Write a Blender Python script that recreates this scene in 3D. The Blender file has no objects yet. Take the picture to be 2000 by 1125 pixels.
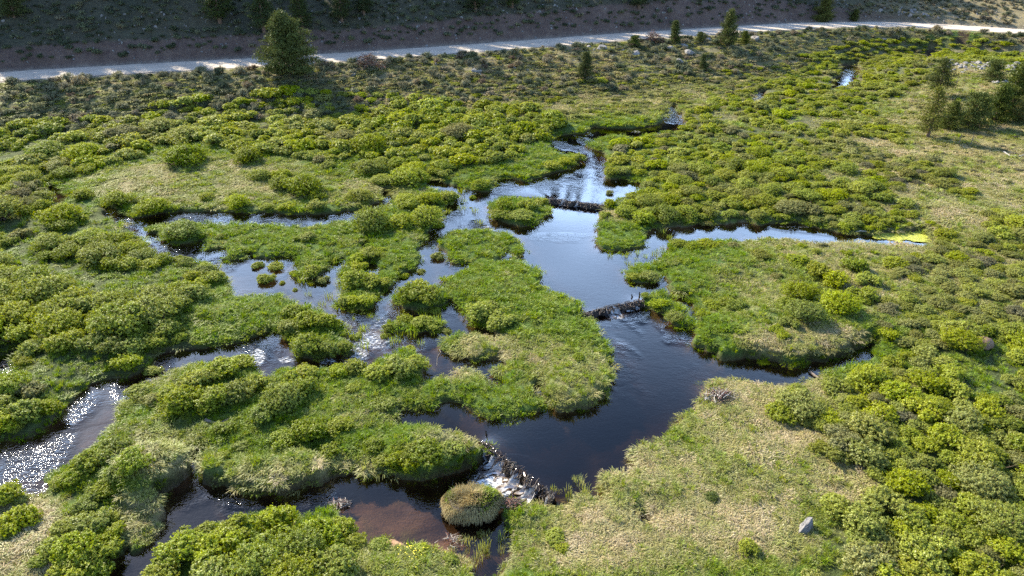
import bpy, math, random
import numpy as np
from mathutils import Vector, Matrix

# ------------------------------------------------------------------ camera, world, sun, exposure
sc = bpy.context.scene
root = sc.collection
CAM_Z, PITCH, FPX = 20.0, math.radians(28.0), 1327.0
cam = bpy.data.cameras.new("camera"); cam.sensor_width = 36; cam.lens = 36 * FPX / 2000
cam.clip_start = 0.1; cam.clip_end = 2000
camo = bpy.data.objects.new("camera", cam); root.objects.link(camo)
camo.location = (0, 0, CAM_Z); camo.rotation_euler = (math.pi / 2 - PITCH, 0, 0)
sc.camera = camo
SUN_AZ, SUN_EL = math.radians(-43), math.radians(33)
world = bpy.data.worlds.new("World"); sc.world = world; world.use_nodes = True
wn = world.node_tree; wn.nodes.clear()
sky = wn.nodes.new("ShaderNodeTexSky"); sky.sky_type = 'NISHITA'; sky.sun_disc = False
sky.sun_elevation = SUN_EL; sky.sun_rotation = SUN_AZ % (2 * math.pi)
sky.altitude = 2500; sky.air_density = 1.0; sky.dust_density = 2.5; sky.ozone_density = 1.5
bg = wn.nodes.new("ShaderNodeBackground"); bg.inputs[1].default_value = 0.15
wo = wn.nodes.new("ShaderNodeOutputWorld")
# unseen low haze and cloud over the far ridge, added to brighten pond reflections
_g = wn.nodes.new("ShaderNodeTexCoord"); _sp = wn.nodes.new("ShaderNodeSeparateXYZ"); wn.links.new(_g.outputs['Generated'], _sp.inputs[0])
_m = wn.nodes.new("ShaderNodeMapping"); _m.inputs['Scale'].default_value = (1, 1, 3.2); wn.links.new(_g.outputs['Generated'], _m.inputs[0])
_n = wn.nodes.new("ShaderNodeTexNoise"); _n.inputs['Scale'].default_value = 3.4; _n.inputs['Detail'].default_value = 6; wn.links.new(_m.outputs[0], _n.inputs['Vector'])
_a = wn.nodes.new("ShaderNodeMapRange"); _a.interpolation_type = 'SMOOTHSTEP'; wn.links.new(_sp.outputs[2], _a.inputs[0])
for _i, _v in enumerate((.32, .66, 1.0, 0.0)): _a.inputs[_i + 1].default_value = _v
_b = wn.nodes.new("ShaderNodeMapRange"); wn.links.new(_n.outputs[0], _b.inputs[0])
for _i, _v in enumerate((.30, .62, .45, 1.0)): _b.inputs[_i + 1].default_value = _v
_c = wn.nodes.new("ShaderNodeMath"); _c.operation = 'MULTIPLY'; wn.links.new(_a.outputs[0], _c.inputs[0]); wn.links.new(_b.outputs[0], _c.inputs[1])
_d = wn.nodes.new("ShaderNodeMapRange"); _d.interpolation_type = 'SMOOTHSTEP'; wn.links.new(_sp.outputs[1], _d.inputs[0])
for _i, _v in enumerate((.30, .70, 0.0, 1.0)): _d.inputs[_i + 1].default_value = _v
_e = wn.nodes.new("ShaderNodeMath"); _e.operation = 'MULTIPLY'; wn.links.new(_c.outputs[0], _e.inputs[0]); wn.links.new(_d.outputs[0], _e.inputs[1]); _c = _e
_x = wn.nodes.new("ShaderNodeMix"); _x.data_type = 'RGBA'; wn.links.new(_c.outputs[0], _x.inputs[0]); wn.links.new(sky.outputs[0], _x.inputs[6]); _x.inputs[7].default_value = (9.4, 13.4, 20.4, 1)
wn.links.new(_x.outputs[2], bg.inputs[0]); wn.links.new(bg.outputs[0], wo.inputs[0])
sl = bpy.data.lights.new("sun", 'SUN'); sl.energy = 5.0; sl.angle = math.radians(0.55); sl.color = (1.0, 0.90, 0.72)
so = bpy.data.objects.new("sun", sl); root.objects.link(so)
sv = Vector((math.sin(SUN_AZ) * math.cos(SUN_EL), math.cos(SUN_AZ) * math.cos(SUN_EL), math.sin(SUN_EL)))
so.rotation_euler = sv.to_track_quat('Z', 'Y').to_euler(); so.location = sv * 200
sc.view_settings.view_transform = 'Standard'; sc.view_settings.look = 'None'
sc.view_settings.exposure = 1.66; sc.view_settings.gamma = 1
sc.cycles.max_bounces = 6; sc.cycles.transparent_max_bounces = 8; sc.cycles.sample_clamp_indirect = 4
sc.cycles.use_denoising = False

rng = np.random.default_rng(7); random.seed(7)

# ------------------------------------------------------------------ projection helpers
SP, CP = math.sin(PITCH), math.cos(PITCH)
def project(x, y, z):
    dz = z - CAM_Z
    d = y * CP - dz * SP; u = y * SP + dz * CP
    d = np.where(d > .5, d, .5)
    return 1000 + FPX * x / d, 562.5 - FPX * u / d, d
def ray(px, py):
    px = np.asarray(px, float); py = np.asarray(py, float)
    a = (px - 1000) / FPX; b = (562.5 - py) / FPX
    return a, CP + SP * b, -SP + CP * b

# ------------------------------------------------------------------ noise
def _h(ix, iy, s):
    n = (ix.astype(np.int64) * 374761393 + iy.astype(np.int64) * 668265263 + s * 1442695041) & 0xffffffff
    n = ((n ^ (n >> 13)) * 1274126177) & 0xffffffff
    return ((n ^ (n >> 16)) & 0xffff) / 65535.0
def vn(x, y, s=0):
    ix = np.floor(x); iy = np.floor(y); fx = x - ix; fy = y - iy
    fx = fx * fx * (3 - 2 * fx); fy = fy * fy * (3 - 2 * fy)
    a = _h(ix, iy, s); b = _h(ix + 1, iy, s); c = _h(ix, iy + 1, s); d = _h(ix + 1, iy + 1, s)
    return (a + (b - a) * fx) * (1 - fy) + (c + (d - c) * fx) * fy
def fbm(x, y, s=0, o=3):
    r = 0; a = .5; t = 0
    for i in range(o):
        r = r + a * vn(x * 2 ** i + 17.3 * i, y * 2 ** i - 9.1 * i, s + i); t += a; a *= .5
    return r / t
def sst(a, b, x):
    t = np.clip((x - a) / (b - a), 0, 1); return t * t * (3 - 2 * t)

# ------------------------------------------------------------------ water levels (jump over each beaver dam)
DAMPX = [((943, 864), (1082, 969), .50), ((1136, 609), (1256, 584), .32), ((1062, 386), (1182, 400), .32)]
DAMW = []
def wlev(x, y):
    w = .02 * (np.clip(y, 8, 140) - 18) + .006 * np.clip(y - 140, 0, 200)
    for (ax, ay), (bx, by), s in DAMW:
        v1x, v1y = ax - x, ay - y; v2x, v2y = bx - x, by - y
        th = np.arctan2(v1x * v2y - v1y * v2x, v1x * v2x + v1y * v2y)
        w = w - s * .5 * np.sign(th) * (np.abs(th) / math.pi) ** .45
    return w
def pw(px, py, dz=0.0, it=14):
    """pixel -> point on the water level surface"""
    a, b, c = ray(px, py); z = np.full(np.shape(a), .5)
    for _ in range(it):
        t = (z - CAM_Z) / c; z = .5 * z + .5 * (wlev(t * a, t * b) + dz)
    t = (z - CAM_Z) / c
    return t * a, t * b, z
for (p, q, s) in DAMPX:
    zg = {864: .25, 609: .65, 386: 1.0}[p[1]]
    pts = []
    for (u, v) in (p, q):
        a, b, c = ray(u, v); t = (zg - CAM_Z) / c; pts.append((float(t * a), float(t * b)))
    DAMW.append((pts[0], pts[1], s))
# sign: upstream (far side) is higher
for i, (A, B, s) in enumerate(list(DAMW)):
    mx, my = (A[0] + B[0]) / 2, (A[1] + B[1]) / 2
    nx, ny = -(B[1] - A[1]), B[0] - A[0]
    if ny < 0: nx, ny = -nx, -ny
    l = math.hypot(nx, ny); save = list(DAMW); DAMW[:] = [DAMW[i]]
    up = wlev(np.array([mx + nx / l * .3]), np.array([my + ny / l * .3])) - wlev(np.array([mx - nx / l * .3]), np.array([my - ny / l * .3]))
    DAMW[:] = save
    if up[0] < 0: DAMW[i] = (A, B, -s)

# ------------------------------------------------------------------ water outlines (as mapped; projected to the ground)
WATER = {
'upper': [(1300,205),(1320,206),(1330,220),(1335,243),(1322,253),(1295,253),(1262,258),(1240,264),(1215,259),(1195,258),(1172,262),(1160,270),(1142,276),(1138,284),(1152,291),(1172,297),(1183,305),(1181,320),(1185,335),(1178,348),(1195,352),(1222,350),(1250,358),(1247,368),(1232,376),(1210,378),(1195,384),(1182,399),(1120,393),(1064,386),(1066,379),(1045,380),(1025,375),(1008,372),(1004,352),(1030,356),(1060,345),(1085,338),(1110,330),(1130,318),(1133,305),(1118,296),(1098,295),(1084,290),(1076,276),(1090,265),(1120,263),(1140,262),(1160,248),(1195,251),(1240,251),(1268,247),(1294,240),(1298,228),(1312,216)],
'middle': [(1064,386),(1120,392),(1182,399),(1168,402),(1165,420),(1168,440),(1162,455),(1162,470),(1168,485),(1180,490),(1215,491),(1245,485),(1264,478),(1256,468),(1258,458),(1270,449),(1300,443),(1340,446),(1360,438),(1400,440),(1450,436),(1480,441),(1520,437),(1545,437),(1580,442),(1615,450),(1650,457),(1700,460),(1812,452),(1815,474),(1770,470),(1705,469),(1660,466),(1610,467),(1570,462),(1540,457),(1495,457),(1455,463),(1420,461),(1380,462),(1330,466),(1302,471),(1304,478),(1304,488),(1285,497),(1268,503),(1250,510),(1235,513),(1212,518),(1215,530),(1225,545),(1240,552),(1270,553),(1284,550),(1290,534),(1299,533),(1302,560),(1310,572),(1320,578),(1342,585),(1354,600),(1362,626),(1352,622),(1340,608),(1328,592),(1305,575),(1290,562),(1255,567),(1250,584),(1200,598),(1148,608),(1133,604),(1132,590),(1118,578),(1095,570),(1065,560),(1055,545),(1057,530),(1048,517),(1030,510),(1014,508),(1012,501),(1025,498),(1030,485),(1020,470),(1005,455),(975,446),(940,438),(957,428),(985,436),(1005,441),(1020,446),(1050,436),(1065,425),(1082,412),(1080,402),(1068,395)],
'big': [(1140,607),(1200,598),(1252,585),(1262,602),(1290,615),(1305,628),(1320,636),(1345,642),(1352,655),(1347,668),(1352,680),(1370,683),(1395,690),(1402,699),(1440,703),(1480,704),(1510,712),(1530,720),(1545,721),(1580,714),(1610,705),(1650,692),(1690,676),(1702,672),(1708,688),(1645,710),(1618,718),(1608,728),(1600,738),(1560,748),(1520,746),(1480,733),(1440,731),(1400,729),(1370,733),(1364,743),(1372,760),(1375,775),(1362,782),(1365,792),(1345,803),(1330,815),(1300,835),(1270,855),(1262,870),(1250,885),(1248,905),(1220,912),(1190,917),(1172,928),(1172,945),(1188,962),(1155,966),(1125,972),(1100,967),(1082,969),(1050,948),(1010,915),(975,888),(943,864),(940,858),(915,852),(885,846),(850,842),(820,834),(795,828),(768,828),(766,815),(785,806),(810,805),(850,795),(880,786),(910,790),(925,802),(942,824),(960,822),(1000,818),(1040,812),(1055,800),(1056,785),(1046,772),(1050,760),(1063,750),(1064,765),(1064,780),(1067,795),(1080,808),(1100,808),(1140,798),(1165,785),(1183,768),(1190,745),(1185,730),(1192,720),(1190,700),(1192,680),(1186,655),(1180,648),(1165,642),(1165,628),(1150,618)],
'pool': [(500,968),(560,963),(610,957),(640,951),(652,939),(665,934),(690,930),(700,940),(720,938),(750,930),(760,928),(790,938),(830,938),(870,925),(900,915),(935,905),(943,890),(943,864),(975,888),(1010,915),(1050,948),(1082,969),(1050,974),(1020,972),(990,970),(980,985),(984,1005),(992,1040),(988,1080),(975,1105),(950,1114),(920,1112),(905,1100),(892,1078),(865,1064),(830,1062),(810,1056),(790,1046),(760,1047),(725,1043),(700,1037),(690,1022),(680,1012),(665,1008),(655,988),(645,980),(630,986),(600,991),(560,991),(500,998),(470,1002),(430,1015),(400,1024),(370,1030),(352,1040),(340,1060),(320,1075),(300,1090),(290,1110),(290,1135),(260,1220),(120,1220),(170,1150),(195,1125),(215,1105),(235,1090),(250,1072),(262,1080),(275,1078),(300,1060),(318,1045),(312,1035),(315,1020),(320,1005),(330,992),(310,985),(298,977),(305,965),(330,955),(360,940),(380,922),(374,900),(383,884),(394,888),(400,922),(398,935),(405,945),(437,955),(450,962),(470,969)],
'left': [(-140,925),(-60,885),(0,868),(25,860),(60,855),(90,840),(115,820),(125,805),(135,780),(150,765),(170,755),(210,744),(245,738),(275,728),(295,712),(300,700),(322,693),(362,684),(410,678),(455,672),(488,660),(520,653),(540,643),(550,648),(555,660),(567,670),(571,690),(600,701),(630,702),(680,695),(700,690),(708,700),(685,711),(640,713),(600,712),(573,710),(545,716),(530,725),(513,734),(503,722),(498,710),(490,697),(460,690),(410,694),(372,702),(345,711),(322,722),(300,735),(262,748),(247,762),(225,790),(210,810),(222,818),(200,835),(195,850),(180,865),(150,885),(130,890),(100,920),(80,935),(65,962),(45,968),(0,952),(-60,975),(-140,1010)],
'loop': [(248,436),(262,428),(300,418),(360,415),(410,414),(520,417),(570,421),(620,421),(660,417),(700,411),(735,398),(748,390),(750,397),(722,415),(690,424),(650,428),(590,436),(555,434),(500,429),(440,430),(380,428),(330,429),(300,433),(280,441),(280,450),(287,456),(312,463),(330,476),(348,478),(372,477),(398,471),(396,484),(413,490),(428,488),(440,481),(438,490),(424,502),(442,511),(470,508),(488,493),(498,500),(494,508),(515,506),(545,502),(575,505),(578,515),(566,532),(560,541),(590,548),(625,543),(632,530),(640,516),(652,511),(678,506),(680,511),(668,520),(661,530),(660,550),(663,575),(660,585),(665,603),(700,608),(728,602),(736,588),(742,572),(755,565),(775,560),(765,545),(780,540),(800,530),(820,512),(820,500),(818,488),(825,465),(838,450),(858,440),(868,425),(862,412),(855,405),(885,395),(897,385),(890,375),(860,368),(838,362),(832,352),(850,352),(880,362),(905,370),(945,378),(958,376),(965,358),(980,350),(1004,350),(1010,378),(975,380),(955,387),(952,400),(952,415),(957,428),(940,438),(900,441),(872,446),(862,458),(852,470),(850,482),(868,491),(880,500),(884,513),(912,517),(910,523),(888,527),(862,533),(848,540),(850,550),(866,550),(876,575),(875,598),(888,598),(903,606),(906,620),(930,634),(950,640),(968,650),(965,655),(945,650),(920,642),(895,640),(872,645),(862,655),(863,678),(885,694),(905,705),(935,707),(965,702),(985,700),(978,708),(958,712),(955,720),(972,735),(975,752),(968,757),(955,745),(935,725),(915,715),(897,712),(888,725),(868,728),(845,728),(830,737),(820,747),(816,732),(829,722),(833,707),(826,692),(812,681),(795,674),(775,674),(752,684),(735,700),(712,706),(694,684),(684,668),(672,655),(672,640),(668,622),(655,614),(640,604),(625,592),(585,590),(560,580),(540,568),(490,568),(455,567),(447,555),(440,540),(430,524),(400,507),(370,500),(330,497),(300,487),(283,475),(277,462),(262,452)],
'inlet': [(712,518),(728,512),(740,526),(730,534),(716,530)],
'pocket': [(976,500),(990,491),(1000,494),(997,505),(982,506)],
'slot': [(706,470),(716,466),(718,478),(710,484)],
'farpool': [(1622,166),(1630,154),(1646,148),(1644,130),(1672,125),(1680,140),(1668,154),(1652,162),(1634,170)],
'farriffle': [(1470,192),(1478,180),(1494,179),(1490,188),(1476,196)],
'fargleam': [(1862,100),(1868,93),(1884,95),(1880,101)],
'farspeck': [(1808,107),(1814,103),(1824,104),(1820,108)],
'farright': [(1972,94),(1980,84),(2010,82),(2060,84),(2060,98),(2000,98)],
'edgespot': [(-40,705),(0,700),(22,683),(28,690),(10,712),(-40,725)],
'darkpuddle': [(95,360),(120,366),(128,388),(112,391),(98,380)],
'darkinlet': [(200,404),(240,412),(262,428),(248,438),(225,426),(205,416)],
'darkpatch': [(735,387),(745,373),(770,368),(774,378),(762,391),(745,394)],
'meadowpuddle': [(1247,1012),(1256,1007),(1266,1012),(1258,1020)],
}
ISLANDS = [
 [(742,640),(757,622),(790,615),(830,615),(860,622),(862,640),(850,652),(820,655),(780,655),(750,652)],
 [(762,578),(775,562),(810,556),(850,552),(872,562),(874,590),(857,603),(820,608),(785,602),(768,592)],
 [(386,487),(394,479),(410,480),(411,490),(395,493)],
]
def closed(p):
    p = np.array(p, float); return p, np.roll(p, -1, 0)
def inside_px_raster(polys, W=2400, H=1300, ox=200, oy=40):
    m = np.zeros((H, W), bool); 
    for poly in polys:
        m |= poly_mask(poly, W, H, ox, oy)
    return m
def poly_mask(poly, W, H, ox, oy, sx=1.0):
    m = np.zeros((H, W), bool)
    p = np.array(poly, float) + (ox, oy); q = np.roll(p, -1, 0)
    y0 = max(0, int(p[:, 1].min()) - 1); y1 = min(H, int(p[:, 1].max()) + 2)
    xs = np.arange(W) + .5
    for yy in range(y0, y1):
        yc = yy + .5; c = ((p[:, 1] <= yc) & (q[:, 1] > yc)) | ((q[:, 1] <= yc) & (p[:, 1] > yc))
        if not c.any(): continue
        xi = np.sort(p[c, 0] + (yc - p[c, 1]) / (q[c, 1] - p[c, 1]) * (q[c, 0] - p[c, 0]))
        for k in range(0, len(xi) - 1, 2):
            a, b = max(0, int(math.ceil(xi[k] - .5))), min(W, int(math.ceil(xi[k + 1] - .5)))
            if b > a: m[yy, a:b] = True
    return m
PXW, PXH, OX, OY = 2400, 1300, 200, 40
WPX = inside_px_raster(WATER.values())
for p in ISLANDS: WPX &= ~poly_mask(p, PXW, PXH, OX, OY)
def water_px(px, py):
    i = np.clip((np.asarray(py) + OY).astype(int), 0, PXH - 1); j = np.clip((np.asarray(px) + OX).astype(int), 0, PXW - 1)
    return WPX[i, j]

# signed distance raster in world metres (positive on land)
RX0, RY0, RES = -75.0, 10.0, .1
RW, RH = 2100, 1350
dist2 = np.full((RH, RW), 9.0 ** 2)
wm = np.zeros((RH, RW), bool)
def wpoly(poly):
    # subdivide long edges so the curved level surface is followed, then to raster coords
    P = []
    for k in range(len(poly)):
        a = np.array(poly[k], float); b = np.array(poly[(k + 1) % len(poly)], float)
        n = max(1, int(np.hypot(*(b - a)) / 40))
        for t in range(n): P.append(a + (b - a) * t / n)
    P = np.array(P); x, y, z = pw(P[:, 0], P[:, 1])
    return np.stack([(x - RX0) / RES, (y - RY0) / RES], 1)
WP = [wpoly(p) for p in WATER.values()]; IP = [wpoly(p) for p in ISLANDS]
for p in WP: wm |= poly_mask(p, RW, RH, 0, 0)
for p in IP: wm &= ~poly_mask(p, RW, RH, 0, 0)
# the mapped near shore is the top of the near bank: carry the water on under it, towards the viewer side
_jj, _ii = np.meshgrid(np.arange(RW), np.arange(RH)); _x = RX0 + (_jj + .5) * RES; _y = RY0 + (_ii + .5) * RES; _r = np.hypot(_x, _y)
_b = wm.copy()
for _t in np.linspace(.1, 1, 8):
    _d = .024 * _r * _t; _b |= wm[np.clip(((_y + _d * _y / _r - RY0) / RES).astype(int), 0, RH - 1), np.clip(((_x + _d * _x / _r - RX0) / RES).astype(int), 0, RW - 1)]
wm = _b; del _jj, _ii, _x, _y, _r, _b
# distance by local boundary stamping: boundary cells of the mask
bd = np.zeros_like(wm)
bd[:, 1:] |= wm[:, 1:] != wm[:, :-1]; bd[1:, :] |= wm[1:, :] != wm[:-1, :]
# exact-ish distance transform (two separable passes of parabolas by brute window)
INF = 1e6; g = np.where(bd, 0.0, INF)
K = 40
col = g.copy()
for k in range(1, K + 1):
    s = np.full_like(g, INF); s[k:, :] = g[:-k, :]; np.minimum(col, s + k * k, out=col)
    s = np.full_like(g, INF); s[:-k, :] = g[k:, :]; np.minimum(col, s + k * k, out=col)
out = col.copy()
for k in range(1, K + 1):
    out[:, k:] = np.minimum(out[:, k:], col[:, :-k] + k * k); out[:, :-k] = np.minimum(out[:, :-k], col[:, k:] + k * k)
D = np.minimum(np.sqrt(out), K) * RES
D = np.where(wm, -D, D)
def sd(x, y, warp=True):
    x = np.asarray(x, float); y = np.asarray(y, float)
    if warp:
        n1 = fbm(x * 1.1, y * 1.1, 31) - .5; n2 = fbm(x * 1.1, y * 1.1, 47) - .5
        a = .75 * np.clip(1.6 - y / 70, .6, 1)
        xq = x + a * n1; yq = y + a * n2
    else: xq, yq = x, y
    u = np.clip((xq - RX0) / RES - .5, 0, RW - 1.001); v = np.clip((yq - RY0) / RES - .5, 0, RH - 1.001)
    i = v.astype(int); j = u.astype(int); fu = u - j; fv = v - i
    r = (D[i, j] * (1 - fu) + D[i, j + 1] * fu) * (1 - fv) + (D[i + 1, j] * (1 - fu) + D[i + 1, j + 1] * fu) * fv
    if warp: r = r + .16 * (fbm(x * 3.3, y * 3.3, 5, 2) - .5)
    return r

# ------------------------------------------------------------------ road line
ROADPX = [(-700, 196, 5.0), (-300, 172, 4.8), (0, 150, 4.6), (250, 135, 4.7), (500, 121, 4.9), (750, 106, 5.1), (1000, 88, 5.3), (1200, 73, 5.5), (1400, 60, 5.6), (1550, 51, 5.6), (1650, 48, 5.5), (1760, 48, 5.3), (1880, 54, 5.1), (2000, 62, 4.9), (2150, 74, 4.6), (2400, 94, 4.4)]
rp = []
for u, v, z in ROADPX:
    a, b, c = ray(u, v); t = (z - CAM_Z) / c; rp.append((float(t * a), float(t * b), z))
rp = np.array(rp)
def catmull(P, n=8):
    o = []
    for k in range(len(P) - 1):
        p0 = P[max(k - 1, 0)]; p1 = P[k]; p2 = P[k + 1]; p3 = P[min(k + 2, len(P) - 1)]
        for i in range(n):
            t = i / n; o.append(.5 * ((2 * p1) + (-p0 + p2) * t + (2 * p0 - 5 * p1 + 4 * p2 - p3) * t * t + (-p0 + 3 * p1 - 3 * p2 + p3) * t ** 3))
    o.append(P[-1]); return np.array(o)
RD = catmull(rp)
def road_sd(x, y):
    """signed distance to centre line (positive = uphill side), road z there"""
    best = np.full(np.shape(x), 1e9); sg = np.zeros(np.shape(x)); zz = np.zeros(np.shape(x))
    for k in range(len(RD) - 1):
        ax, ay, az = RD[k]; bx, by, bz = RD[k + 1]; dx, dy = bx - ax, by - ay; L = dx * dx + dy * dy
        t = np.clip(((x - ax) * dx + (y - ay) * dy) / L, 0, 1)
        ex = x - ax - t * dx; ey = y - ay - t * dy; d = ex * ex + ey * ey
        m = d < best; best = np.where(m, d, best); sg = np.where(m, np.sign(dx * (y - ay) - dy * (x - ax)), sg); zz = np.where(m, az + t * (bz - az), zz)
    return np.sqrt(best) * sg, zz
RHW = 3.3

# pixel-space description fields, looked up through the projected position of the ground
def blob(px, py, L):
    r = np.zeros(np.shape(px))
    for (cx, cy, rx, ry, v) in L:
        q = ((px - cx) / rx) ** 2 + ((py - cy) / ry) ** 2
        r = np.maximum(r, v * np.clip(1.35 - q, 0, 1))
    return r
BANK = [(1560, 650, 200, 60, .45), (330, 940, 110, 60, .8), (870, 880, 110, 50, .5), (560, 930, 120, 40, .35), (1130, 760, 90, 60, .3), (880, 1090, 1, 1, 0), (1420, 700, 60, 20, .25), (1010, 990, 60, 40, .1), (960, 690, 60, 20, .1)]
LOWB = [(700, 1060, 160, 40, 1), (600, 560, 200, 80, .6), (700, 650, 150, 60, .6), (880, 1080, 60, 60, 1), (900, 400, 80, 50, .7), (1250, 530, 60, 40, .8), (1310, 470, 70, 30, .7), (780, 640, 90, 40, .5), (1450, 465, 220, 22, .8), (1210, 440, 60, 40, .6), (920, 480, 90, 40, .4), (450, 450, 180, 30, .5)]
def height(x, y, full=True):
    x = np.asarray(x, float); y = np.asarray(y, float)
    w = wlev(x, y); d = sd(x, y); px, py, _ = project(x, y, w + .4)
    bh = .30 + .16 * (fbm(x * .35, y * .35, 3) - .5) + blob(px, py, BANK)
    bh = bh * (1 - .6 * blob(px, py, LOWB))
    land = bh * (1 - np.exp(-np.clip(d, 0, 9) / .16)) + .05 * np.clip(d, 0, 4) + .16 * (fbm(x * .9, y * .9, 8) - .5) * sst(0, .8, d) + .5 * (fbm(x * .09, y * .09, 4) - .5) * sst(0, 3, d)
    land = land + .09 * (fbm(x * 3.1, y * 3.1, 21, 2) - .5) * sst(0, .3, d)
    bed = -.05 - .95 * (1 - np.exp(-np.clip(-d, 0, 9) / 1.1)) - .08 * fbm(x * 1.4, y * 1.4, 12)
    shallow = blob(px, py, [(900, 1060, 90, 40, .8), (760, 1000, 150, 50, .75), (660, 560, 220, 90, .55), (740, 660, 120, 50, .7), (1420, 448, 160, 16, .4)])
    z = w + np.where(d > 0, land, bed * (1 - .7 * shallow))
    # terrace on the right with the pines
    tr = sst(38, 62, x) * sst(50, 75, y) * (1 - sst(96, 108, y)); z = z + 1.2 * tr * sst(.5, 3.5, d)
    s, rz = road_sd(x, y)
    Bn = np.interp(x, [-80, -30, 0, 30, 60, 90], [17, 15, 20, 20, 9, 9])
    k = sst(0, 1, np.clip(1 - (-s - RHW - .6) / Bn, 0, 1)) ** 1.15
    rough = .5 * (fbm(x * .45, y * .45, 14) - .5) * k * (1 - sst(.86, 1, k))
    near = z * (1 - k) + rz * k + rough * 1.6
    up = s - RHW
    right = sst(52, 80, x)
    cut = np.interp(x, [-80, -20, 10, 40, 60, 80], [2.2, 2.4, 3.4, 3.8, 1.5, .3]) * (1 + .35 * (fbm(x * .12, y * .12, 77) - .5))
    h2 = np.clip(up - .8, 0, None)
    slope = .56 * (1 - right) + .24 * right
    hl = np.minimum(h2 * .95, cut) + np.clip(h2 - cut / .95, 0, None) * slope
    hl = hl - (slope - .03) * np.clip(h2 - 62, 0, None)
    hl = hl + (1.3 * (fbm(x * .07, y * .07, 61) - .5) * sst(2, 12, up)) + .35 * (fbm(x * .6, y * .6, 62) - .5) * sst(.8, 2, up) + .3 * (fbm(x * 1.7, y * 1.7, 63) - .5) * sst(.8, 2, up) * (1 - sst(cut / .95, cut / .95 + 1, h2))
    far = rz - .12 * sst(0, .6, up) * (1 - sst(.8, 1.6, up)) + hl
    z = np.where(np.abs(s) <= RHW, rz, np.where(s < 0, near, far))
    z = np.where(np.abs(s) <= RHW + .35, rz - .05, z)
    if full: return z, w, d, s
    return z
def pg(px, py):
    """pixel -> first hit on the terrain"""
    px = np.atleast_1d(np.asarray(px, float)); py = np.atleast_1d(np.asarray(py, float))
    a, b, c = ray(px, py)
    T = np.geomspace(16, 330, 260)
    lo = np.full(px.shape, T[0]); hi = np.full(px.shape, np.nan)
    X = a[:, None] * T; Y = b[:, None] * T; Z = CAM_Z + c[:, None] * T
    H = height(X, Y, False); below = Z < H
    k = np.argmax(below, 1); k = np.where(below.any(1), k, len(T) - 1); hi = T[k]; lo = T[np.maximum(k - 1, 0)]
    for _ in range(14):
        m = (lo + hi) / 2; bl = CAM_Z + c * m < height(a * m, b * m, False); hi = np.where(bl, m, hi); lo = np.where(bl, lo, m)
    return a * hi, b * hi, height(a * hi, b * hi, False)

# ------------------------------------------------------------------ materials
def new_mat(name):
    m = bpy.data.materials.new(name); m.use_nodes = True; m.node_tree.nodes.clear(); return m, m.node_tree
class NT:
    def __init__(s, nt): s.nt = nt
    def n(s, t, **k):
        x = s.nt.nodes.new(t)
        for a, b in k.items(): setattr(x, a, b)
        return x
    def l(s, a, b): s.nt.links.new(a, b)
    def attr(s, name, typ='GEOMETRY'):
        return s.n("ShaderNodeAttribute", attribute_type=typ, attribute_name=name)
    def noise(s, scale, detail=3, vec=None, rough=.5):
        x = s.n("ShaderNodeTexNoise"); x.inputs['Scale'].default_value = scale; x.inputs['Detail'].default_value = detail; x.inputs['Roughness'].default_value = rough
        if vec is not None: s.l(vec, x.inputs['Vector'])
        return x
    def math(s, op, a, b=None, c=None, clamp=False):
        x = s.n("ShaderNodeMath", operation=op, use_clamp=clamp)
        for i, v in enumerate((a, b, c)):
            if v is None: continue
            if isinstance(v, (int, float)): x.inputs[i].default_value = v
            else: s.l(v, x.inputs[i])
        return x.outputs[0]
    def mapr(s, v, a, b, c, d):
        x = s.n("ShaderNodeMapRange"); s.l(v, x.inputs[0])
        for i, q in enumerate((a, b, c, d)): x.inputs[i + 1].default_value = q
        return x.outputs[0]
    def mix(s, fac, a, b, bt='MIX'):
        x = s.n("ShaderNodeMix", data_type='RGBA', blend_type=bt)
        for i, v in ((0, fac), (6, a), (7, b)):
            if isinstance(v, (int, float)): x.inputs[i].default_value = v
            elif isinstance(v, tuple): x.inputs[i].default_value = (*v, 1)
            else: s.l(v, x.inputs[i])
        return x.outputs[2]
    def ramp(s, fac, stops):
        x = s.n("ShaderNodeValToRGB"); e = x.color_ramp.elements
        while len(e) < len(stops): e.new(.5)
        for i, (p, c) in enumerate(stops): e[i].position = p; e[i].color = (*c, 1)
        s.l(fac, x.inputs[0]); return x.outputs[0]
    def hsv(s, col, v=None, h=None, sat=None):
        x = s.n("ShaderNodeHueSaturation"); s.l(col, x.inputs['Color'])
        for nm, q in (('Value', v), ('Hue', h), ('Saturation', sat)):
            if q is None: continue
            if isinstance(q, (int, float)): x.inputs[nm].default_value = q
            else: s.l(q, x.inputs[nm])
        return x.outputs[0]

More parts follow.
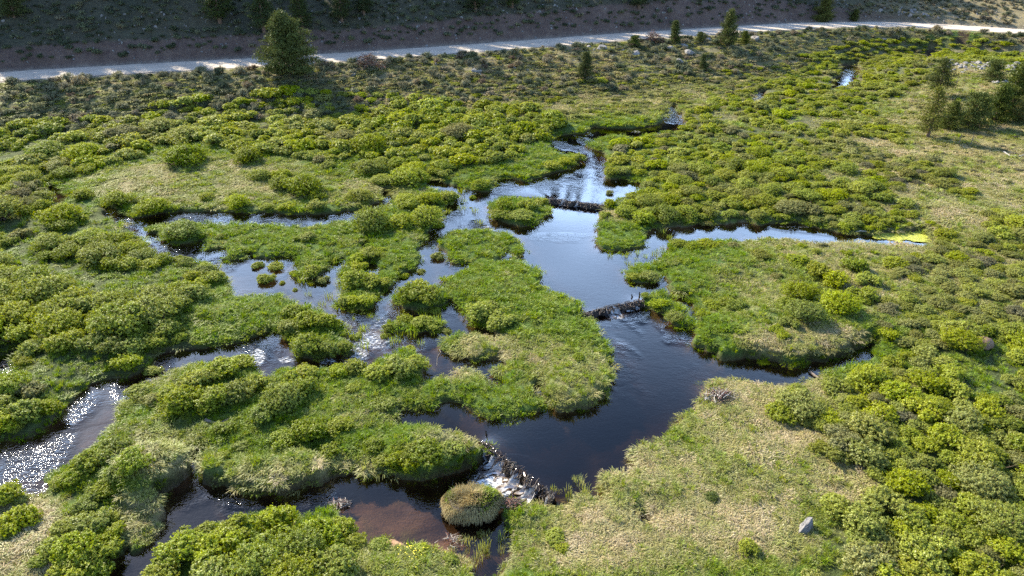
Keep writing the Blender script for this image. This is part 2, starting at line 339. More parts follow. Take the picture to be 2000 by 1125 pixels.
def foliage_mat(name, stops, transl=.4, gloss=.06, trcol=1.25):
    m, nt = new_mat(name); q = NT(nt)
    tone = q.attr('tone', 'INSTANCER'); v = q.attr('v')
    col = q.ramp(tone.outputs['Fac'], stops)
    oi = q.n("ShaderNodeObjectInfo")
    val = q.mapr(v.outputs['Fac'], 0, 1, .80, 1.34)
    val = q.math('MULTIPLY', val, q.mapr(oi.outputs['Random'], 0, 1, .86, 1.16))
    hue = q.mapr(q.math('FRACT', q.math('MULTIPLY', v.outputs['Fac'], 7.31)), 0, 1, .488, .512)
    hue = q.math('ADD', hue, q.mapr(q.math('FRACT', q.math('MULTIPLY', oi.outputs['Random'], 13.7)), 0, 1, -.007, .007))
    c = q.hsv(col, val, hue, q.mapr(q.math('FRACT', q.math('MULTIPLY', oi.outputs['Random'], 5.3)), 0, 1, .92, 1.14))
    d = q.n("ShaderNodeBsdfDiffuse"); q.l(c, d.inputs[0])
    t = q.n("ShaderNodeBsdfTranslucent"); q.l(q.hsv(c, trcol, .492, 1.12), t.inputs[0])
    g = q.n("ShaderNodeBsdfGlossy"); g.inputs['Roughness'].default_value = .45; g.inputs[0].default_value = (.8, .85, .8, 1)
    a = q.n("ShaderNodeMixShader"); a.inputs[0].default_value = transl; q.l(d.outputs[0], a.inputs[1]); q.l(t.outputs[0], a.inputs[2])
    b = q.n("ShaderNodeMixShader"); b.inputs[0].default_value = gloss; q.l(a.outputs[0], b.inputs[1]); q.l(g.outputs[0], b.inputs[2])
    o = q.n("ShaderNodeOutputMaterial"); q.l(b.outputs[0], o.inputs[0]); return m
WILLOW_ST = [(0, (.055, .090, .016)), (.3, (.150, .188, .021)), (.5, (.240, .270, .030)), (.7, (.205, .210, .058)), (.85, (.170, .165, .070)), (1, (.135, .125, .070))]
M_willow = foliage_mat("willow_leaf", WILLOW_ST, .40, .02)
M_sage = foliage_mat("sage_leaf", [(0, (.060, .075, .038)), (.4, (.135, .145, .080)), (.7, (.20, .175, .11)), (1, (.12, .085, .055))], .3, .02)
M_grass = foliage_mat("grass_blade", [(0, (.125, .188, .016)), (.3, (.180, .222, .030)), (.6, (.235, .240, .075)), (.85, (.33, .29, .135)), (1, (.41, .34, .20))], .34, .02)
M_pine = foliage_mat("pine_needles", [(0, (.022, .036, .014)), (.5, (.062, .076, .018)), (1, (.135, .125, .025))], .12, .01)
def simple_mat(name, col, rough=.9, ns=8, amt=.35, bump=.3, col2=None, bs=None):
    m, nt = new_mat(name); q = NT(nt); tc = q.n("ShaderNodeTexCoord")
    n1 = q.noise(ns, 5, tc.outputs['Object'], .65)
    c = q.mix(q.mapr(n1.outputs[0], .3, .7, 0, 1), tuple(x * (1 - amt) for x in col), col2 or tuple(min(1, x * (1 + amt)) for x in col))
    p = q.n("ShaderNodeBsdfPrincipled"); q.l(c, p.inputs['Base Color']); p.inputs['Roughness'].default_value = rough
    b = q.n("ShaderNodeBump"); b.inputs['Strength'].default_value = bump; b.inputs['Distance'].default_value = .1
    n2 = q.noise(bs or ns * 2.5, 6, tc.outputs['Object'], .7); q.l(n2.outputs[0], b.inputs['Height']); q.l(b.outputs[0], p.inputs['Normal'])
    o = q.n("ShaderNodeOutputMaterial"); q.l(p.outputs[0], o.inputs[0]); return m
M_stem = simple_mat("willow_stem", (.10, .065, .042), .9, 12)
M_bark = simple_mat("pine_bark", (.12, .075, .05), .95, 9)
M_stick = simple_mat("dead_stick", (.17, .13, .10), .85, 6, .5)
M_wetstick = simple_mat("wet_stick", (.035, .024, .018), .45, 8, .5)
M_pale = simple_mat("bleached_wood", (.42, .38, .32), .8, 6, .25)
M_rock = simple_mat("granite", (.19, .18, .17), .9, 3, .35, .6)
M_rockd = simple_mat("dark_granite", (.15, .145, .14), .9, 3, .4, .6)
M_mound = simple_mat("bare_soil", (.28, .18, .115), 1, 14, .25, .8)
M_mud = simple_mat("dam_mud", (.028, .019, .013), .6, 5, .5, .8)
M_algae = simple_mat("floating_algae", (.26, .31, .02), .7, 5, .25, .5, (.46, .46, .05))
M_flower = simple_mat("flower_petal", (.75, .62, .03), .7)

def ground_mat():
    m, nt = new_mat("valley_ground"); q = NT(nt); tc = q.n("ShaderNodeTexCoord"); P = tc.outputs['Object']
    col = q.attr('col'); gr = q.attr('gritty')
    nA = q.noise(1.3, 5, P, .6); nB = q.noise(9, 4, P, .7); nC = q.noise(34, 3, P, .7)
    v = q.math('ADD', q.mapr(nA.outputs[0], .3, .7, .78, 1.2), q.mapr(nB.outputs[0], .3, .7, -.28, .28))
    v = q.math('ADD', v, q.mapr(nC.outputs[0], .3, .7, -.25, .25))
    c = q.hsv(col.outputs['Color'], v, q.mapr(nA.outputs[0], .3, .7, .49, .51))
    # pale stones showing in the gritty soil
    vo = q.n("ShaderNodeTexVoronoi"); vo.inputs['Scale'].default_value = 3.2; q.l(P, vo.inputs['Vector'])
    st = q.math('MULTIPLY', q.mapr(vo.outputs['Distance'], .10, .17, 1, 0), q.mapr(q.noise(.9, 2, P).outputs[0], .5, .6, 0, 1))
    c = q.mix(q.math('MULTIPLY', st, gr.outputs['Fac']), c, (.34, .30, .27))
    p = q.n("ShaderNodeBsdfPrincipled"); q.l(c, p.inputs['Base Color']); p.inputs['Roughness'].default_value = .95
    p.inputs['Specular IOR Level'].default_value = .15
    b = q.n("ShaderNodeBump"); b.inputs['Strength'].default_value = .9; b.inputs['Distance'].default_value = .12
    q.l(q.math('ADD', nB.outputs[0], q.math('MULTIPLY', nC.outputs[0], .5)), b.inputs['Height']); q.l(b.outputs[0], p.inputs['Normal'])
    o = q.n("ShaderNodeOutputMaterial"); q.l(p.outputs[0], o.inputs[0]); return m
def road_mat():
    m, nt = new_mat("gravel_road"); q = NT(nt); tc = q.n("ShaderNodeTexCoord"); P = tc.outputs['Object']
    n1 = q.noise(.5, 4, P); n2 = q.noise(12, 4, P, .7); tr = q.attr('track')
    c = q.mix(q.mapr(n1.outputs[0], .35, .65, 0, 1), (.36, .30, .235), (.46, .39, .305))
    c = q.mix(q.math('MULTIPLY', tr.outputs['Fac'], .5), c, (.52, .455, .37))
    c = q.hsv(c, q.mapr(n2.outputs[0], .3, .7, .85, 1.15))
    p = q.n("ShaderNodeBsdfPrincipled"); q.l(c, p.inputs['Base Color']); p.inputs['Roughness'].default_value = .95
    b = q.n("ShaderNodeBump"); b.inputs['Strength'].default_value = .4; b.inputs['Distance'].default_value = .04; q.l(n2.outputs[0], b.inputs['Height']); q.l(b.outputs[0], p.inputs['Normal'])
    o = q.n("ShaderNodeOutputMaterial"); q.l(p.outputs[0], o.inputs[0]); return m
def water_mat():
    m, nt = new_mat("peaty_water"); q = NT(nt); tc = q.n("ShaderNodeTexCoord"); P = tc.outputs['Object']
    rip = q.attr('rip'); foam = q.attr('foam')
    mp = q.n("ShaderNodeMapping"); q.l(P, mp.inputs[0]); mp.inputs['Rotation'].default_value = (0, 0, .5); mp.inputs['Scale'].default_value = (1, 1.7, 1)
    a = q.noise(2.0, 1.5, mp.outputs[0], .5); b_ = q.noise(6.5, 1.2, mp.outputs[0], .5); c_ = q.noise(11, 0, P, .5)
    mw = q.noise(.25, 2, P)
    h = q.math('ADD', q.math('MULTIPLY', a.outputs[0], q.math('MULTIPLY', rip.outputs['Fac'], 1.5)), q.math('MULTIPLY', b_.outputs[0], q.math('MULTIPLY_ADD', rip.outputs['Fac'], .7, q.mapr(mw.outputs[0], .4, .62, .006, .03))))
    h = q.math('ADD', h, q.math('MULTIPLY', c_.outputs[0], q.math('MULTIPLY_ADD', rip.outputs['Fac'], .22, .004)))
    bp = q.n("ShaderNodeBump"); bp.inputs['Strength'].default_value = 1; bp.inputs['Distance'].default_value = .06; q.l(h, bp.inputs['Height'])
    gl = q.n("ShaderNodeBsdfGlossy"); gl.inputs['Roughness'].default_value = .02; gl.inputs[0].default_value = (1, 1, 1, 1); q.l(bp.outputs[0], gl.inputs['Normal'])
    tr = q.n("ShaderNodeBsdfTransparent"); dp = q.attr('depth')
    q.l(q.mix(q.mapr(dp.outputs['Fac'], 0, .8, 0, 1), (.88, .76, .64), (.13, .095, .07)), tr.inputs[0])
    fr = q.n("ShaderNodeFresnel"); fr.inputs[0].default_value = 1.45; q.l(bp.outputs[0], fr.inputs['Normal'])
    geo = q.n("ShaderNodeNewGeometry"); ms = q.n("ShaderNodeMixShader"); q.l(q.math('MULTIPLY', fr.outputs[0], q.math('SUBTRACT', 1.0, geo.outputs['Backfacing'])), ms.inputs[0]); q.l(tr.outputs[0], ms.inputs[1]); q.l(gl.outputs[0], ms.inputs[2])
    mq = q.n("ShaderNodeMapping"); q.l(P, mq.inputs[0]); mq.inputs['Rotation'].default_value = (0, 0, -.6); mq.inputs['Scale'].default_value = (1.1, 3.2, 1)
    fn = q.noise(4.5, 6, mq.outputs[0], .8)
    ff = q.math('MULTIPLY', q.mapr(q.math('ADD', foam.outputs['Fac'], q.math('MULTIPLY', q.math('SUBTRACT', fn.outputs[0], .5), 2.2)), .42, .72, 0, 1), q.mapr(foam.outputs['Fac'], .02, .15, 0, 1))
    fd = q.n("ShaderNodeBsdfDiffuse"); fd.inputs[0].default_value = (.82, .84, .86, 1)
    m2 = q.n("ShaderNodeMixShader"); q.l(ff, m2.inputs[0]); q.l(ms.outputs[0], m2.inputs[1]); q.l(fd.outputs[0], m2.inputs[2])
    o = q.n("ShaderNodeOutputMaterial"); q.l(m2.outputs[0], o.inputs[0]); return m

# ------------------------------------------------------------------ mesh helpers
def mesh_from(name, V, F, mats, attrs=None, mi=None, smooth=False):
    """V (n,3), F (m,k) same-size faces (numpy)"""
    me = bpy.data.meshes.new(name); V = np.asarray(V, np.float32); F = np.asarray(F, np.int32)
    me.vertices.add(len(V)); me.vertices.foreach_set('co', V.ravel())
    k = F.shape[1]; me.loops.add(F.size); me.loops.foreach_set('vertex_index', F.ravel())
    me.polygons.add(len(F)); me.polygons.foreach_set('loop_start', np.arange(0, F.size, k, dtype=np.int32)); me.polygons.foreach_set('loop_total', np.full(len(F), k, np.int32))
    if mi is not None: me.polygons.foreach_set('material_index', np.asarray(mi, np.int32))
    me.polygons.foreach_set('use_smooth', np.full(len(F), smooth))
    for m in mats: me.materials.append(m)
    for nm, (typ, arr) in (attrs or {}).items():
        a = me.attributes.new(nm, typ, 'POINT')
        a.data.foreach_set('color' if typ == 'FLOAT_COLOR' else ('vector' if typ == 'FLOAT_VECTOR' else 'value'), np.ascontiguousarray(arr, np.float32 if typ != 'INT' else np.int32).ravel())
    me.update(); me.validate(); return me
def link(name, data, parent=None, loc=None, rot=None, scale=None, **props):
    o = bpy.data.objects.new(name, data); root.objects.link(o)
    if parent: o.parent = parent
    if loc is not None: o.location = loc
    if rot is not None: o.rotation_euler = rot
    if scale is not None: o.scale = scale if hasattr(scale, '__len__') else (scale,) * 3
    for k, v in props.items(): o[k] = v
    return o
def tube(pts, radii, n=5, seed=0):
    """returns V, F quads for a tapering tube"""
    pts = np.asarray(pts, float); m = len(pts); V = []
    for i in range(m):
        d = pts[min(i + 1, m - 1)] - pts[max(i - 1, 0)]; d /= np.linalg.norm(d) + 1e-9
        a = np.cross(d, (0, 0, 1.0) if abs(d[2]) < .9 else (1.0, 0, 0)); a /= np.linalg.norm(a); b = np.cross(d, a)
        for k in range(n):
            t = 2 * math.pi * k / n; V.append(pts[i] + radii[i] * (math.cos(t) * a + math.sin(t) * b))
    F = [(i * n + k, i * n + (k + 1) % n, (i + 1) * n + (k + 1) % n, (i + 1) * n + k) for i in range(m - 1) for k in range(n)]
    # caps as degenerate-free quads
    V.append(pts[0]); V.append(pts[-1]); c0, c1 = m * n, m * n + 1
    for k in range(0, n, 1):
        F.append((c0, (k + 1) % n, k, c0)) if False else None
    return np.array(V), np.array([f for f in F if f])
def merge(parts):
    V = []; F = []; o = 0
    for v, f in parts: V.append(v); F.append(f + o); o += len(v)
    return np.concatenate(V), np.concatenate(F)

# ------------------------------------------------------------------ terrain
NX, NY = 1000, 980
ys = 9 * (330 / 9) ** (np.linspace(0, 1, NY))
us = np.linspace(-1, 1, NX)
Yg = np.repeat(ys[:, None], NX, 1); Xg = us[None, :] * (Yg * .93 + 20) + 2
Z, Wl, Dg, Sg = height(Xg, Yg)
PX, PY, _ = project(Xg, Yg, Z)
def cl(px, py): return np.clip(px, -190, 2190), np.clip(py, -30, 1250)
# zones -----------------------------------------------------------------
# id: (name, spacing, rmin, rmax, tone mean, tone sd, height factor)
ZN = {1: (1.10, .8, 2.0, .47, .14, .66), 2: (1.02, .75, 1.9, .45, .14, .78), 3: (1.3, .6, 1.3, .56, .15, .58), 4: (1.02, .5, 1.25, .58, .13, .76),
      5: (1.25, .5, 1.15, .66, .13, .62), 6: (1.4, .4, 1.0, .70, .12, .5), 7: (1.15, .7, 1.4, .52, .10, .55), 8: (3.0, .25, .65, .78, .15, .6), 9: (3.2, .35, .7, .5, .15, .7), 10: (1.2, .6, 1.5, .50, .13, .66)}
ZPOLY = [
 (8, [(1560,300),(1700,180),(1900,120),(2400,120),(2400,480),(1990,440),(1860,340),(1700,330)]),
 (6, [(620,200),(650,172),(900,150),(1140,160),(1440,130),(1580,120),(1600,190),(1360,200),(1300,215),(1100,235),(1000,215),(850,195),(700,195)]),
 (1, [(-200,290),(-200,268),(0,252),(150,228),(350,205),(560,180),(700,185),(850,195),(1000,212),(1090,235),(1075,285),(1010,305),(930,325),(870,345),(790,338),(700,300),(640,330),(560,300),(450,292),(400,275),(300,292),(220,322),(150,345),(90,335),(0,345),(-200,380)]),
 (3, [(1190,290),(1260,262),(1340,215),(1450,178),(1600,120),(1750,100),(1900,115),(1840,150),(1700,200),(1600,270),(1540,330),(1400,330),(1300,340),(1230,345),(1190,340)]),
 (5, [(1600,270),(1700,215),(1760,260),(1850,340),(1990,440),(2400,520),(2400,800),(2000,760),(1850,690),(1700,660),(1680,600),(1740,520),(1800,500),(1800,440),(1720,400),(1640,340),(1560,330)]),
 (10, [(1188,395),(1250,362),(1300,330),(1420,322),(1560,318),(1660,335),(1740,400),(1780,440),(1710,455),(1600,440),(1480,428),(1400,432),(1330,436),(1270,440),(1190,410)]),
 (7, [(1560,110),(1700,78),(1850,76),(2000,88),(2400,100),(2400,135),(2010,128),(1900,118),(1800,112),(1700,118),(1600,135)]),
 (2, [(-200,380),(0,345),(90,340),(130,395),(200,405),(240,440),(275,480),(370,508),(425,532),(400,575),(330,625),(400,690),(300,690),(265,728),(170,745),(125,780),(105,822),(50,850),(0,860),(-200,920)]),
 (4, [(1500,810),(1620,790),(1740,712),(1900,640),(2400,640),(2400,1300),(1560,1300),(1590,1060),(1690,985),(1730,950),(1600,890),(1580,830)]),
 (9, [(1480,480),(1640,480),(1730,560),(1700,660),(1560,640),(1500,560)]),
]
ZR = np.zeros((PXH, PXW), np.int8)
for zid, p in ZPOLY: ZR[poly_mask(p, PXW, PXH, OX, OY)] = zid
def zone(px, py):
    i = np.clip((np.asarray(py) + OY).astype(int), 0, PXH - 1); j = np.clip((np.asarray(px) + OX).astype(int), 0, PXW - 1)
    return ZR[i, j]
DRY = [(1350, 990, 330, 140, .66), (1500, 820, 180, 110, .64), (1000, 190, 480, 45, .55), (1550, 190, 320, 90, .42), (1800, 520, 260, 120, .45), (1500, 560, 120, 60, .3), (1560, 660, 130, 40, .72), (1180, 1060, 220, 80, .55), (420, 355, 270, 55, .46), (720, 375, 110, 30, .4),
       (1110, 740, 90, 60, .5), (960, 680, 80, 30, .6), (1060, 690, 60, 30, .5), (320, 880, 110, 60, .55), (600, 930, 200, 50, .45), (30, 1060, 120, 110, .85), (280, 1010, 70, 60, .55),
       (880, 860, 70, 26, .6), (700, 800, 90, 40, .3), (930, 1090, 110, 40, .55), (760, 1100, 120, 50, .4), (1560, 480, 110, 40, .45), (1630, 490, 70, 30, .55), (1210, 420, 40, 10, .7), (1500, 600, 90, 50, .3),
       (1850, 330, 330, 170, .54), (1900, 200, 200, 110, .52), (1250, 130, 500, 40, .55), (800, 150, 300, 40, .5), (1400, 360, 80, 20, .5), (905, 720, 90, 26, .45), (350, 720, 60, 60, .4), (1650, 950, 90, 60, .75), (1950, 95, 80, 12, .6)]
SAND = [(765, 1056, 62, 12, 1), (740, 1052, 30, 10, 1), (950, 1122, 40, 8, .3), (880, 1066, 40, 12, .6)]
def dryness(px, py, x, y):
    d = blob(px, py, DRY); d = d * (1 + .9 * (fbm(x * .45, y * .45, 91) - .5)) + .40 * (fbm(x * .7, y * .7, 95) - .5) + .45 * (fbm(x * 2.1, y * 2.1, 92) - .5)
    return np.clip(d * 1.05 + .08, 0, 1)
def lerp(a, b, t): return a + (b - a) * t[..., None]
C = lambda r, g, b: np.array([r, g, b])
def ground_colour():
    px, py = cl(PX, PY); dr = dryness(px, py, Xg, Yg); zn = zone(px, py)
    col = lerp(C(.065, .105, .020), C(.24, .205, .10), sst(.15, .85, dr))
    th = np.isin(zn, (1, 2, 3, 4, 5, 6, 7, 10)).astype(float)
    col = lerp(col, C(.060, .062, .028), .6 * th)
    mud = (1 - sst(-.02, .22, Dg)) * (Dg > -.02)
    col = lerp(col, C(.060, .038, .024), .8 * mud)
    col = lerp(col, C(.33, .20, .12), np.clip(blob(px, py, SAND), 0, 1) * (Dg > -.1))
    bed = lerp(np.broadcast_to(C(.10, .052, .028), col.shape), C(.045, .028, .018), fbm(Xg * .8, Yg * .8, 55))
    bed = bed * C(.8, 1.0, 1.1); bed = lerp(bed, C(.21, .145, .105), blob(px, py, [(760, 1005, 120, 38, .65), (900, 1070, 90, 40, .8), (350, 960, 60, 40, .5), (130, 850, 200, 120, .35), (1310, 455, 60, 20, .9), (1420, 438, 60, 8, .9)]))
    bed = lerp(bed, C(.13, .115, .05), sst(-1.1, -.2, Dg) * sst(.5, .68, fbm(Xg * 1.3, Yg * 1.3, 57)) * .8)
    bed = lerp(bed, C(.08, .10, .03), blob(px, py, [(650, 560, 260, 90, .6), (900, 430, 80, 60, .5)]) * fbm(Xg * .7, Yg * .7, 56))
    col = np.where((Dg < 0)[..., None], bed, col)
    s = Sg; nearb = sst(-24, -8, s) * (s < 0) * sst(.8, 3, Dg)
    dryg = lerp(np.broadcast_to(C(.115, .115, .055), col.shape), C(.20, .165, .10), fbm(Xg * .3, Yg * .3, 71))
    col = lerp(col, dryg, .85 * nearb)
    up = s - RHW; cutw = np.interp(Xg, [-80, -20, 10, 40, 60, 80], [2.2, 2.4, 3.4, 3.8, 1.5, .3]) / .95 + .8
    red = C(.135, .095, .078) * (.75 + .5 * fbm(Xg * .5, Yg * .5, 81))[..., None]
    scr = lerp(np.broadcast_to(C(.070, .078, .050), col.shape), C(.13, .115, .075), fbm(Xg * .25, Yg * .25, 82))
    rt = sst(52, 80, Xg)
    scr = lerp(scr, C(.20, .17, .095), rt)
    red = red * .85; scr = lerp(scr * .62, scr, rt)  # hillside shade darkened into the ground colour; sunlit right slope keeps the lighter scrub
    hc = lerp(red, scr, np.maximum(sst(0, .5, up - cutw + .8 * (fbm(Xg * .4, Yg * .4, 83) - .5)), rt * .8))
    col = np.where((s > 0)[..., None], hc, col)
    edge = (1 - sst(RHW, RHW + 1.3, np.abs(s)))
    col = lerp(col, C(.38, .33, .27), edge)
    gritty = np.where(s > 0, np.maximum(.9 * (1 - sst(0, 2, up - cutw)), .25), .25 * nearb) + blob(px, py, [(1760, 25, 80, 25, 1), (1900, 130, 90, 30, 1)])
    return col, np.clip(gritty, 0, 1)
COL, GRIT = ground_colour()
Vt = np.stack([Xg, Yg, Z], -1).reshape(-1, 3)
idx = np.arange(NX * NY).reshape(NY, NX)
Ft = np.stack([idx[:-1, :-1], idx[:-1, 1:], idx[1:, 1:], idx[1:, :-1]], -1).reshape(-1, 4)
col4 = np.concatenate([COL.reshape(-1, 3), np.ones((NX * NY, 1))], 1)
me = mesh_from("ground", Vt, Ft, [ground_mat()], {'col': ('FLOAT_COLOR', col4), 'gritty': ('FLOAT', GRIT.ravel())}, smooth=True)
link("ground", me, kind="structure")
# far skirt of land past the mapped valley, so the ground runs on to the horizon
def skirt():
    xs = [-1500, -600, -330, 0, 330, 600, 1500]; P = []
    pts = [(-1500, -600), (1500, -600), (1500, 1500), (-1500, 1500)]
    V = [(x, y, -3.5) for x, y in pts]; return mesh_from("plain", V, [(0, 1, 2, 3)], [simple_mat("distant_ground", (.10, .10, .05), 1, .05, .4)])
link("land", skirt(), kind="structure")

# ------------------------------------------------------------------ water sheet
RIP = [(740, 660, 110, 70, .75), (505, 700, 60, 50, .6), (330, 705, 60, 20, .5), (130, 850, 260, 140, .28), (300, 1040, 200, 130, .30), (540, 975, 160, 26, .60), (400, 420, 380, 30, .35), (330, 490, 80, 40, .4), (480, 520, 120, 30, .22), (600, 560, 180, 60, .06), (840, 480, 80, 160, .26), (920, 400, 90, 60, .16),
       (1205, 625, 70, 22, .6), (1280, 650, 110, 50, .30), (1200, 700, 200, 90, .05), (1000, 945, 90, 50, .8), (870, 920, 110, 40, .3), (760, 990, 140, 50, .12), (1110, 280, 60, 30, .25), (1310, 235, 40, 40, .22), (1120, 350, 90, 30, .09), (1480, 186, 40, 14, .8), (1655, 145, 40, 30, .05), (1090, 465, 80, 10, .07), (960, 440, 50, 14, .5), (0, 695, 60, 40, .7), (1870, 98, 40, 8, .6), (1815, 105, 30, 6, .8)]
FOAM = [(978, 944, 62, 30, .58), (1030, 962, 36, 12, .58), (968, 908, 14, 20, .5), (975, 958, 50, 10, .5), (950, 930, 40, 20, .3), (1203, 615, 24, 10, .55), (1228, 603, 16, 7, .5), (1100, 397, 34, 3.5, .7), (1145, 402, 20, 3, .5), (725, 665, 42, 24, .40), (745, 640, 26, 30, .28), (700, 690, 26, 16, .42), (503, 697, 20, 20, .45), (950, 445, 10, 5, .36), (1482, 184, 9, 5, .38), (1242, 257, 12, 4, .3), (1318, 212, 14, 3, .25), (1815, 105, 8, 3, .5), (560, 703, 20, 8, .4), (640, 705, 22, 8, .4), (1560, 443, 60, 2.5, .32)]
def water_mesh():
    nx, ny = 900, 1000
    ys = 10 * (145 / 10) ** np.linspace(0, 1, ny); Y = np.repeat(ys[:, None], nx, 1); X = np.linspace(-1, 1, nx)[None] * (Y * .86 + 8) + 2
    w = wlev(X, Y); d = sd(X, Y); px, py, _ = project(X, Y, w)
    strk = fbm(X * .55 + Y * .25, Y * .30 - X * .15, 35, 3); rip = .02 + blob(px, py, RIP) * (.10 + 1.5 * sst(.40, .68, strk)); foam = blob(px, py, FOAM)
    for (ax, ay), (bx, by), _s in DAMW:      # no foam on the still side of a dam
        L = math.hypot(bx - ax, by - ay); tt = ((X - ax) * (bx - ax) + (Y - ay) * (by - ay)) / L; nn = ((bx - ax) * (Y - ay) - (by - ay) * (X - ax)) / L
        foam = np.where((tt > -.4) & (tt < L + .4) & (nn > .0) & (nn < 2.5), 0, foam)
        rip = np.where((tt > -.4) & (tt < L + .4) & (nn > .1) & (nn < 3), np.minimum(rip, .05), rip)
    zz = w + .05 * foam * (fbm(X * 4, Y * 4, 33) - .5) * 2 + .03 * np.clip(rip - .2, 0, 1) * (fbm(X * 2.5, Y * 2.5, 34) - .5)
    hz = height(X, Y, False)
    dep = np.clip(w - hz, 0, 2)
    keep = d < .45; idx = np.arange(nx * ny).reshape(ny, nx)
    k = keep[:-1, :-1] | keep[:-1, 1:] | keep[1:, 1:] | keep[1:, :-1]
    F = np.stack([idx[:-1, :-1], idx[:-1, 1:], idx[1:, 1:], idx[1:, :-1]], -1)[k]
    used, inv = np.unique(F.ravel(), return_inverse=True); F = inv.reshape(F.shape)
    V = np.stack([X, Y, zz], -1).reshape(-1, 3)[used]
    return mesh_from("water", V, F, [water_mat()], {'rip': ('FLOAT', rip.ravel()[used]), 'foam': ('FLOAT', foam.ravel()[used]), 'depth': ('FLOAT', dep.ravel()[used])}, smooth=True)
link("water", water_mesh(), kind="structure")

# ------------------------------------------------------------------ road
def road_mesh():
    P = catmull(rp, 24); V = []; T = []; n = 9
    for k in range(len(P)):
        d = P[min(k + 1, len(P) - 1)] - P[max(k - 1, 0)]; d[2] = 0; d /= np.linalg.norm(d); nn = np.array([-d[1], d[0], 0])
        for j in range(n):
            t = (j / (n - 1) * 2 - 1); off = t * (RHW + .12 * math.sin(k * .7 + j) * (abs(t) > .9)); z = .05 * (1 - t * t) + .004
            V.append(P[k] + nn * off + (0, 0, z)); T.append(math.exp(-((abs(t) - .38) / .14) ** 2))
    F = [(k * n + j, (k + 1) * n + j, (k + 1) * n + j + 1, k * n + j + 1) for k in range(len(P) - 1) for j in range(n - 1)]
    F = [f[::-1] for f in F]
    return mesh_from("road", V, F, [road_mat()], {'track': ('FLOAT', np.array(T))}, smooth=True)
link("road", road_mesh(), kind="structure")

# ------------------------------------------------------------------ plant meshes
def unit(v): return v / (np.linalg.norm(v, axis=-1, keepdims=True) + 1e-9)
def leaf_cards(c, n, L, Wd, r, v):
    """rhombic leaves: centres c, normals n, length L, width Wd"""
    a = unit(np.cross(n, unit(r.normal(size=c.shape)))); b = np.cross(n, a); L = np.asarray(L)[:, None]; Wd = np.asarray(Wd)[:, None]
    V = np.stack([c - a * L * .5, c + b * Wd * .5 + a * L * .08, c + a * L * .5, c - b * Wd * .5 + a * L * .08], 1).reshape(-1, 3)
    F = np.arange(len(V)).reshape(-1, 4); return V, F, np.repeat(v, 4)
def shrub_geo(seed, twigs, per, L, W, spread, hf=.85, nl=14, openness=.1):
    r = np.random.default_rng(seed)
    ang = r.uniform(0, 2 * np.pi, nl); rad = np.sqrt(r.uniform(0, 1, nl)) * .68; rad[0] = 0
    lr = r.uniform(.26, .44, nl); lz = hf * np.sqrt(np.clip(1 - rad ** 2, 0, 1)) * r.uniform(.68, 1.05, nl) - lr * .55
    lc = np.stack([rad * np.cos(ang), rad * np.sin(ang), np.clip(lz, .12, 9)], 1)
    k = r.choice(nl, twigs, p=lr ** 2 / np.sum(lr ** 2)); dirs = unit(r.normal(size=(twigs, 3)) + np.array([0, 0, .45])); 
    dep = 1 - r.uniform(0, 1, twigs) ** 2.2 * .55
    tc = lc[k] + dirs * (lr[k] * dep)[:, None] * np.array([1, 1, .85]); tc[:, 2] = np.maximum(tc[:, 2], .03)
    tw = unit(dirs + r.normal(size=dirs.shape) * .35 + np.array([0, 0, .5]))
    tv = np.clip(.5 + .28 * r.normal(size=twigs) + .16 * (dep - .8), 0, 1)
    c = np.repeat(tc, per, 0) + np.repeat(tw, per, 0) * r.uniform(-1, 1, (twigs * per, 1)) * spread + r.normal(size=(twigs * per, 3)) * spread * .42
    n = unit(np.repeat(dirs, per, 0) * .95 + np.array([0, 0, .45]) + r.normal(size=c.shape) * .55)
    v = np.clip(np.repeat(tv, per) + r.normal(size=len(c)) * .12, 0, 1)
    V, F, vv = leaf_cards(c, n, L * r.uniform(.7, 1.3, len(c)), W * r.uniform(.7, 1.3, len(c)), r, v)
    V[:, 2] = np.maximum(V[:, 2], .0)
    st = []
    for i in range(nl + 8):
        e = lc[i % nl] + r.normal(size=3) * .12; e[2] = max(e[2], .25); b = np.array([e[0] * .18, e[1] * .18, -.12]); mid = (b + e) / 2 + np.array([e[0] * .12, e[1] * .12, .05])
        st.append(tube([b, mid, e, e + (e - mid) * .6 + (0, 0, .05)], [.022, .016, .009, .004], 4))
    sV, sF = merge(st)
    return V, F, vv, sV, sF
def shrub_meshes(nm, seed, leafmat, *a, **k):
    V, F, vv, sV, sF = shrub_geo(seed, *a, **k)
    fo = mesh_from(nm + "_foliage", V, F, [leafmat], {'v': ('FLOAT', vv)})
    stm = mesh_from(nm + "_stems", sV, sF, [M_stem])
    F2 = np.concatenate([F, sF + len(V)]); V2 = np.concatenate([V, sV]); v2 = np.concatenate([vv, np.full(len(sV), .5)])
    whole = mesh_from(nm, V2, F2, [leafmat, M_stem], {'v': ('FLOAT', v2)}, mi=[0] * len(F) + [1] * len(sF))
    return fo, stm, whole
WIL = [shrub_meshes("willow", 100 + i, M_willow, 760, 16, .074, .042, .060, hf=.80 + .05 * (i % 3), nl=13 + i) for i in range(7)]
WILB = [shrub_meshes("willow_broad", 150 + i, M_willow, 1500, 13, .050, .029, .042, hf=.80 + .05 * (i % 3), nl=20 + 2 * i) for i in range(5)]
WILF = [shrub_meshes("willow_far", 200 + i, M_willow, 480, 9, .135, .072, .080, hf=.78, nl=11 + i) for i in range(5)]
SAGE = [shrub_meshes("sage", 300 + i, M_sage, 110, 9, .20, .07, .14, hf=.75, nl=8) for i in range(4)]

